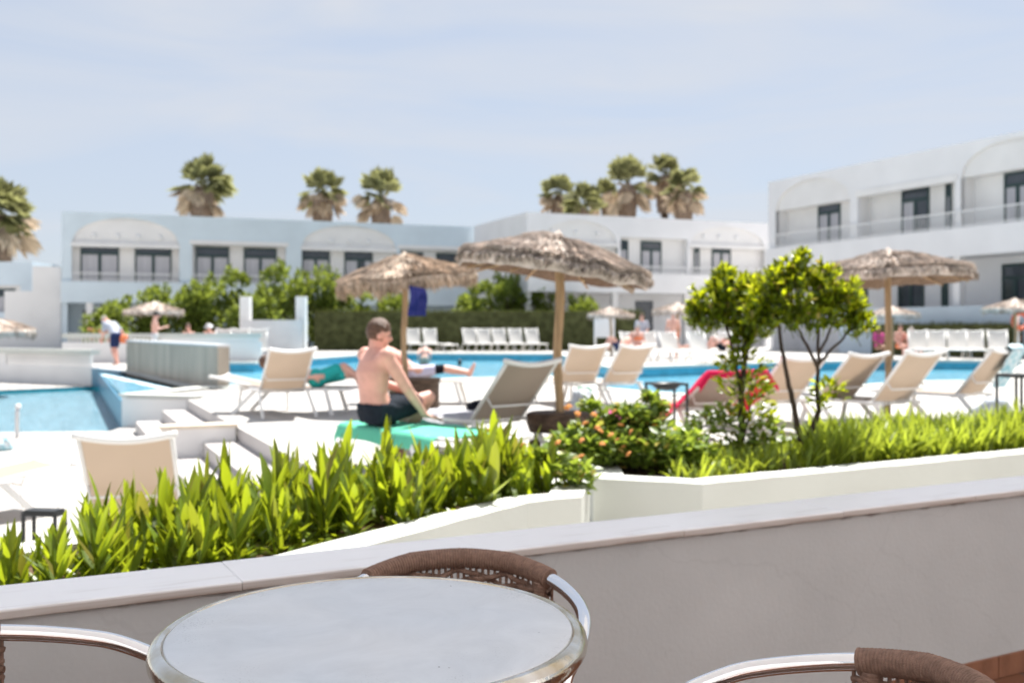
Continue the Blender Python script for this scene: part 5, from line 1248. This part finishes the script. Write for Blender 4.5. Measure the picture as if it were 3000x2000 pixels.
while len(pts)<165 and tries<14000:
    tries+=1
    p=V((U(-2.7,.5),U(1.9,5.8)))
    if not (inside(p,bed) or (p.y>4.3 and inside(p,bed2))): continue
    u=1500+p.x/p.y*FPX
    if 440<u<500 and R()<.75: continue
    if u<430 and R()<(.80 if u<230 else .55): continue
    if 60<u<215 and p.y<2.9 and R()<.6: continue
    if all((p-q).length>.108 for q in pts): pts.append(p)
pts.sort(key=lambda p:p.y)
for i,p in enumerate(pts):
    near=p.y<3.1
    lab='broad leaved green lily plant in the left part of the planter beside the marble coping' if near else 'broad leaved green lily in the dense bed before the steps and the seated man'
    u=1500+p.x/p.y*FPX
    k=U(.72,1.16)*(1.0 if u>900 else (.92 if u>450 else (.84 if u>250 else .62)))*(.90 if 900<u<1400 else 1)*(.80 if u>1480 else 1)
    random.choice(lil).place((p.x,p.y,.30),U(0,6.28),lab,'lily plants at the left of the bed' if near else 'lily plants in the dense bed',(k,k,k*U(.92,1.12)))

# small trees
def make_tree(loc,label,stems,clusters,n,ls,low):
    t=thing('small_tree',label,'tree',loc)
    m=MB()
    for pts_,r0,r1 in stems:
        pts_=[V(p) for p in pts_]; q=[]
        for i in range(len(pts_)-1):
            for k in range(5):
                s=k/5; w=V((mnoise.noise(pts_[i]*7+V((s*3,0,1))),mnoise.noise(pts_[i]*7+V((s*3,5,1))),0))*.012; q.append(pts_[i].lerp(pts_[i+1],s)+w)
        q.append(pts_[-1]); m.tube(q,[r0+(r1-r0)*i/(len(q)-1) for i in range(len(q))],9)
    m.build('trunk',M['trunk'],t,smooth=True)
    m=MB()
    tot=sum(c[3]*c[4] for c in clusters)
    for (x,y,z,r,hz) in clusters:
        nn=int(n*r*hz/tot)
        for i in range(nn//7):
            while True:
                p=V((U(-1,1),U(-1,1),U(-1,1)))
                if p.length<1.0 and (p.length>.45 or R()<.45): p*=(U(.8,1.35) if R()<.3 else 1); break
            c=V((x+p.x*r,y+p.y*r,z+p.z*hz)); ax=(V((p.x*.7,p.y*.7,.75))+V((U(-.4,.4),U(-.4,.4),U(-.2,.4)))).normalized()
            o1=ax.orthogonal().normalized(); o2=ax.cross(o1); a0=U(0,6)
            for k in range(7):   # a rosette of upright leaves at a twig end
                a=a0+k*2.4; sp=U(.45,1.0); d=ax+(o1*cos(a)+o2*sin(a))*sp*1.1
                m.leaf(c-ax*U(0,.03),d,ax*1.0-d*.2,ls*U(.7,1.25),ls*U(.30,.42),3,U(-.1,.2),.25)
            m.tube([c-ax*.07,c],[.0025,.002],4,False)
    for (x,y,z,r,hz,nn) in low:
        for i in range(nn):
            p=V((U(-1,1),U(-1,1),U(-1,1))); c=V((x+p.x*r,y+p.y*r,z+p.z*hz)); d=V((p.x,p.y,U(-.1,1.0)))
            m.leaf(c,d,(U(-1,1),U(-1,1),1),ls*U(.7,1.3),ls*U(.3,.45),3,U(-.1,.3),.25)
    m.build('crown',M['leaf_tree'],t,smooth=True)
    return t
random.seed(41)
make_tree((1.60,7.05,.31),'left small round crowned tree with a straight leafy twin stem in the long planter',
  [(((0,0,-.05),(.01,0,.18),(.005,.01,.42),(.03,0,.62),(.04,0,.85),(.02,.02,1.05)),.030,.010),(((.005,.01,.42),(-.04,0,.62),(-.075,.0,.80),(-.13,.02,1.0)),.017,.007),(((.03,0,.62),(.10,.03,.86),(.16,.0,1.05)),.012,.006),(((0,0,.02),(.07,.02,.25),(.06,.03,.45)),.012,.005)],
  [(-.10,0,1.02,.22,.17),(-.23,.05,.93,.15,.12),(.02,-.05,1.10,.18,.12),(.05,.02,.90,.19,.13),(-.08,.03,1.22,.10,.07),(.15,0,1.0,.12,.12),(-.18,0,1.12,.10,.08),(.02,0,.76,.09,.09),(.09,.03,1.17,.08,.06),(-.30,0,.99,.07,.07),(.22,0,1.10,.12,.11)],3700,.066,
  [(.03,0,.50,.15,.13,170),(.06,0,.34,.13,.14,170),(-.10,0,.60,.07,.06,40),(.0,0,.66,.08,.06,40)])
make_tree((1.946,6.6,.31),'right small tree, forked leaning trunk and wide airy crown, in the long planter',
  [(((0,0,-.05),(-.05,0,.10),(-.08,.01,.25),(-.13,.0,.48),(-.18,0,.72),(-.20,.02,.95)),.026,.009),(((-.035,0,.07),(.02,.02,.18),(.075,.03,.32),(.06,.02,.50),(.07,.02,.68),(.06,.02,.95)),.024,.008),
   (((.065,.02,.60),(.0,.0,.72),(-.07,.0,.85),(-.12,.0,1.0)),.013,.006),(((.07,.02,.62),(.16,.03,.72),(.27,.0,.84),(.34,.02,.92)),.011,.005),(((.07,.02,.68),(.14,0,.85),(.22,0,1.0)),.010,.005)],
  [(-.06,0,1.06,.24,.17),(-.10,.03,1.23,.12,.09),(.14,.0,1.07,.20,.14),(.26,.03,.95,.16,.10),(.33,0,.87,.11,.07),(.02,.0,.92,.20,.09),(-.22,.0,.97,.12,.11),(.06,-.04,1.18,.13,.09),(-.20,.02,1.13,.09,.08),(.26,.0,1.08,.10,.07),(-.04,0,1.32,.06,.05),(-.30,.0,1.04,.12,.11),(-.33,.0,.94,.11,.10),(-.22,.0,1.16,.10,.08)],4200,.065,
  [(.13,.02,.44,.09,.07,70),(.08,.05,.35,.05,.06,25)])
# lantana with orange flower heads
random.seed(43)
def lantana(loc,label,bl,n,fl,nm='lantana_bush'):
    t=thing(nm,label,'flowering shrub',loc)
    m=MB()
    for (x,y,z,r) in bl: m.tube([(x*.2,y*.2,-.02),(x*.7,y*.7,z*.6),(x,y,z)],[.008,.006,.003],5,False)
    m.build('stem',M['trunk'],t)
    m=MB()
    for (x,y,z,r) in bl:
        for i in range(n):
            p=V((U(-1,1),U(-1,1),U(-1,1)))
            if p.length>1: continue
            d=V((p.x+U(-.5,.5),p.y+U(-.5,.5),U(-.1,.8))); m.leaf((x+p.x*r,y+p.y*r,max(.0,z+p.z*r*.9)),d,(U(-.6,.6),U(-.6,.6),1),U(.045,.075),U(.028,.042),3,U(-.1,.4),.25)
    m.build('foliage',M['leaf_lantana'],t,smooth=True)
    for (x,y,z) in fl:
        q=MB()
        for k in range(16):
            a=k*2.4; e=sqrt(k/16); q.ball((.017*e*cos(a),.017*e*sin(a),.010*(1-e*e)),.0062,.0062,.004,6,4)
        f_=q.build('flower_head',M['flower'],t,smooth=True,loc=(x,y,z)); f_.rotation_euler=(U(.2,1.0),U(-.5,.5),U(0,6))
lp0=V((.72,6.10,.31))
def rel(u,v,Y): return P(u,v,Y)-lp0
lanc=[]
for k in range(78):
    a=U(0,6.28); e=sqrt(R()); x=-.0+.43*e*cos(a); y=.26*e*sin(a); z=U(.04,.15+.22*(1-e*e)*(1 if x<.15 else .7)); lanc.append((x,y,z,U(.05,.09)))
lanc+=[(.17,.05,.37,.04),(.13,.1,.42,.03),(-.24,.08,.38,.05),(.05,.0,.33,.05),(.36,.02,.18,.07),(.44,.05,.12,.07)]
lantana(lp0,'bushy lantana with orange flower heads at the left end of the long planter',
  lanc,130,
  [tuple(rel(*q)) for q in ((1660,1195,6.1),(1668,1190,6.2),(1692,1212,6.0),(1750,1252,5.95),(1818,1245,5.95),(1825,1310,5.85),(1808,1292,5.85),(1832,1218,6.15),(1862,1212,6.2),(1780,1222,6.15),(1920,1248,6.05),(1898,1212,6.2),(1758,1262,5.9),(1890,1240,6.1),(1842,1330,5.8),(1715,1240,5.95),(1740,1215,6.0),(1800,1205,6.0),(1850,1265,5.9),(1790,1275,5.85),(1705,1290,5.85),(1765,1300,5.8))])
lantana((.26,5.25,.30),'straggling lantana sprig with a few orange flowers at the right tip of the lily bed',[(.02,0,.12,.09),(.1,.0,.10,.08),(-.05,.05,.17,.05),(.06,-.03,.05,.08),(-.12,0,.20,.04)],110,[(-.02,.0,.27),(.10,-.02,.20),(.12,0,.10),(-.2,.05,.25),(-.38,.1,.32)])
lantana((1.55,6.9,.31),'dark low shrub round the foot of the left small tree',[(-.25,0,.16,.13),(-.12,.05,.26,.10),(.02,-.05,.12,.12),(.2,0,.14,.12),(-.36,.05,.12,.10)],150,[],'low_shrub')
# grass in the long planter: uncountable
random.seed(44)
m=MB(); bed=loftpts(rpn,-.29); cnt=0
while cnt<7500:
    p=V((U(.9,7.6),U(5.4,10.2)))
    if not inside(p,bed) or (p.x>5 and R()<.4): continue
    u=1500+p.x/p.y*FPX
    dens=1 if u>2360 else .45
    if R()>dens: continue
    cnt+=1; h=(U(.10,.27) if u>2360 else U(.06,.15))*(1+.35*mnoise.noise(V((p.x*2.3,p.y*2.3,0))))
    if p.y-6.59-(p.x-3.35)*.56>.35: h*=1.15
    a=U(0,6.28); el=radians(U(48,88)); d=V((cos(a)*cos(el),sin(a)*cos(el),sin(el)))
    m.leaf((p.x,p.y,.30),d,(-cos(a)*sin(el),-sin(a)*sin(el),cos(el)),h,U(.012,.025),4,U(.0,.45),.3)
tag(m.build('grass',M['leaf_grass'],smooth=True),'bright ribbon grass covering the long planter',None,None,'stuff')
random.seed(45)
for (u,v,Y,sc,lab) in ((2505,1290,7.3,.62,'lily shoot rising from the grass to the right of the small trees'),(2615,1280,7.6,.55,'short lily shoot in the middle of the bright grass'),(2950,1300,7.3,.75,'large yellow green lily near the right edge of the photo'),(2400,1300,7.0,.5,'small lily shoot at the foot of the right small tree'),(2800,1290,7.9,.6,'lily shoot in the grass below the rightmost lounger')):
    p=P(u,v,Y); random.choice(lil).place((p.x,p.y,.30),U(0,6),lab,None,sc)

# ------------------------------------------------------------------ bistro table
TC=V((-.2086,1.513,-.05)); H_=.7215+.05
t=thing('bistro_table','round brushed steel bistro table with a polished rolled rim, in the foreground','table',TC)
m=MB(); m.lathe([(0,0),(.10,0),(.20,0),(.27,0),(.2965,0),(.2985,-.0007),(.2995,-.004)][::-1],128); m.build('table_top',M['brushed'],t,smooth=True,loc=(0,0,H_))
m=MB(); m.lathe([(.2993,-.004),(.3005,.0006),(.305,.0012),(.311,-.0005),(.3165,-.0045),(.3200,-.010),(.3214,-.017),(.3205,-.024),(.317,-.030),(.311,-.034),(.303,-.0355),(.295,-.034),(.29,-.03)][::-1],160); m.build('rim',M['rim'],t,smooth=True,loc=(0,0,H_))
m=MB(); m.lathe([(.29,-.03),(.05,-.028),(.04,-.05),(.036,-.06),(.03,-.10),(.03,-.66),(.06,-.70),(.06,-.72),(0,-.72)][::-1],32); m.build('pedestal',M['alu'],t,smooth=True,loc=(0,0,H_))
for k in range(4):
    a=k*pi/2+.5; m=MB(); m.tube([(.03*cos(a),.03*sin(a),.07),(.18*cos(a),.18*sin(a),.055),(.27*cos(a),.27*sin(a),.012)],[.022,.02,.016],10); m.build('foot',M['alu'],t,smooth=True)

# ------------------------------------------------------------------ tub chairs: aluminium hoop, cord wrapped back
RX,RY=.235,.25
def hz(th):
    a=abs(th); k=((0,.747),(25,.743),(48,.727),(70,.710),(90,.696),(110,.672),(124,.640))
    for i in range(len(k)-1):
        if a<=k[i+1][0]:
            s=(a-k[i][0])/(k[i+1][0]-k[i][0]); return k[i][1]+(k[i+1][1]-k[i][1])*s
    return k[-1][1]
def hoop(th,dr=0,dz=0):
    a=radians(th); return V(((RX+dr)*sin(a),RY-(RY+dr)*cos(a),hz(th)+dz))
def smoothpath(pts,it=2):
    pts=[V(p) for p in pts]
    for _ in range(it):
        q=[pts[0]]
        for a,b in zip(pts,pts[1:]): q+= [a.lerp(b,.25),a.lerp(b,.75)]
        q.append(pts[-1]); pts=q
    return pts
def make_chair():
    root=thing('tub_chair','','chair',(0,0,0))
    path=[hoop(t_) for t_ in range(-124,125,4)]
    e=hoop(124); ex=[V((e.x*.93,e.y+.035,e.z-.04)),V((e.x*.89,e.y+.05,e.z-.10)),V((e.x*.88,e.y+.055,.30)),V((e.x*.90,e.y+.06,0))]
    full=[V((-p.x,p.y,p.z)) for p in ex[::-1]]+path+ex
    m=MB(); m.tube(smoothpath(full,2),.0135,18); m.build('frame_hoop',M['alu'],root,smooth=True)
    for s in (-1,1):
        a=hoop(45*s,-.004,-.0); m=MB(); m.tube(smoothpath([a+V((0,0,-.01)),V((a.x*.98,a.y-.0,.42)),V((a.x*1.02,a.y-.04,.2)),V((a.x*1.06,a.y-.075,0))],2),.0115,12); m.build('rear_leg',M['alu'],root,smooth=True)
        m=MB(); nn=150; pth=[]; rs=[]
        for i in range(nn+1):
            s_=i/nn; pth.append(V((a.x*(1-.02*s_),a.y,a.z-.012-s_*.28))); rs.append(.0150+.0016*abs(sin(s_*45*pi)))
        m.tube(pth,rs,10); m.build('leg_wrap',M['rope'],root,smooth=True)
    # cord wrapped round the back of the hoop, coil by coil
    m=MB(); nc=70; spn=50; pth=[]; rs=[]
    for i in range(nc*6+1):
        th=-spn+2*spn*i/(nc*6); pth.append(hoop(th)); ph=(i%6)/6; rs.append(.0182+.0024*sqrt(max(0,1-(2*ph-1)**2))+.0004*mnoise.noise(V((th*.7,0,0))))
    m.tube(pth,rs,18); m.build('cord_wrap',M['rope'],root,smooth=True)
    # woven back panel
    m=MB()
    for k in range(17):
        th=-50+100*k/16
        for o in (-.006,.006):
            m.tube([hoop(th+o*250,0,-.012),hoop(th+o*250,-.004,-.15),hoop(th+o*250,-.006,-.31)],.0030,6,False)
    for j in range(20):
        zz=-.030-j*.0135
        for o in range(1):
            pth=[]
            for i in range(129):
                th=-52+104*i/128; ph=(th+50)/100*16*pi+(j%2)*pi
                pth.append(hoop(th,.0075*sin(ph)-.003,zz+.005*cos(ph*.5+j)))
            m.tube(pth,.0056,6,False)
    m.build('woven_back',M['rope'],root,smooth=True)
    # seat: hoop and woven disc
    m=MB(); m.tube([V((.215*cos(2*pi*i/40),RY+.215*sin(2*pi*i/40),.43)) for i in range(41)],.012,10,False); m.build('seat_ring',M['alu'],root,smooth=True)
    m=MB()
    for k in range(-14,15):
        x=k*.0145; l_=sqrt(max(0,.208**2-x*x))
        m.tube([V((x,RY-l_+2*l_*i/40,.434+.003*sin(i*1.2+k*pi)-.012*(1-(2*i/40-1)**2))) for i in range(41)],.0065,6,False)
    for k in range(-9,10):
        y=k*.0215; l_=sqrt(max(0,.208**2-y*y)); m.tube([V((-l_+2*l_*i/20,RY+y,.430-.010*(1-(2*i/20-1)**2))) for i in range(21)],.0065,6,False)
    m.build('woven_seat',M['rope'],root,smooth=True)
    return Proto(root)
ch=make_chair()
CG='brown cord tub chairs round the bistro table'
ch.place((-.105,2.075,-.05),radians(180),'tub chair behind the bistro table, its brown cord wrapped back against the terrace wall',CG)
ch.place((-.925,1.455,-.05),radians(-90),'tub chair left of the table, only its bare aluminium arm in the photo',CG)
ch.place((.612,1.318,-.05),radians(183-90),'tub chair at the lower right corner with a cord wrapped hoop and polished arm',CG)
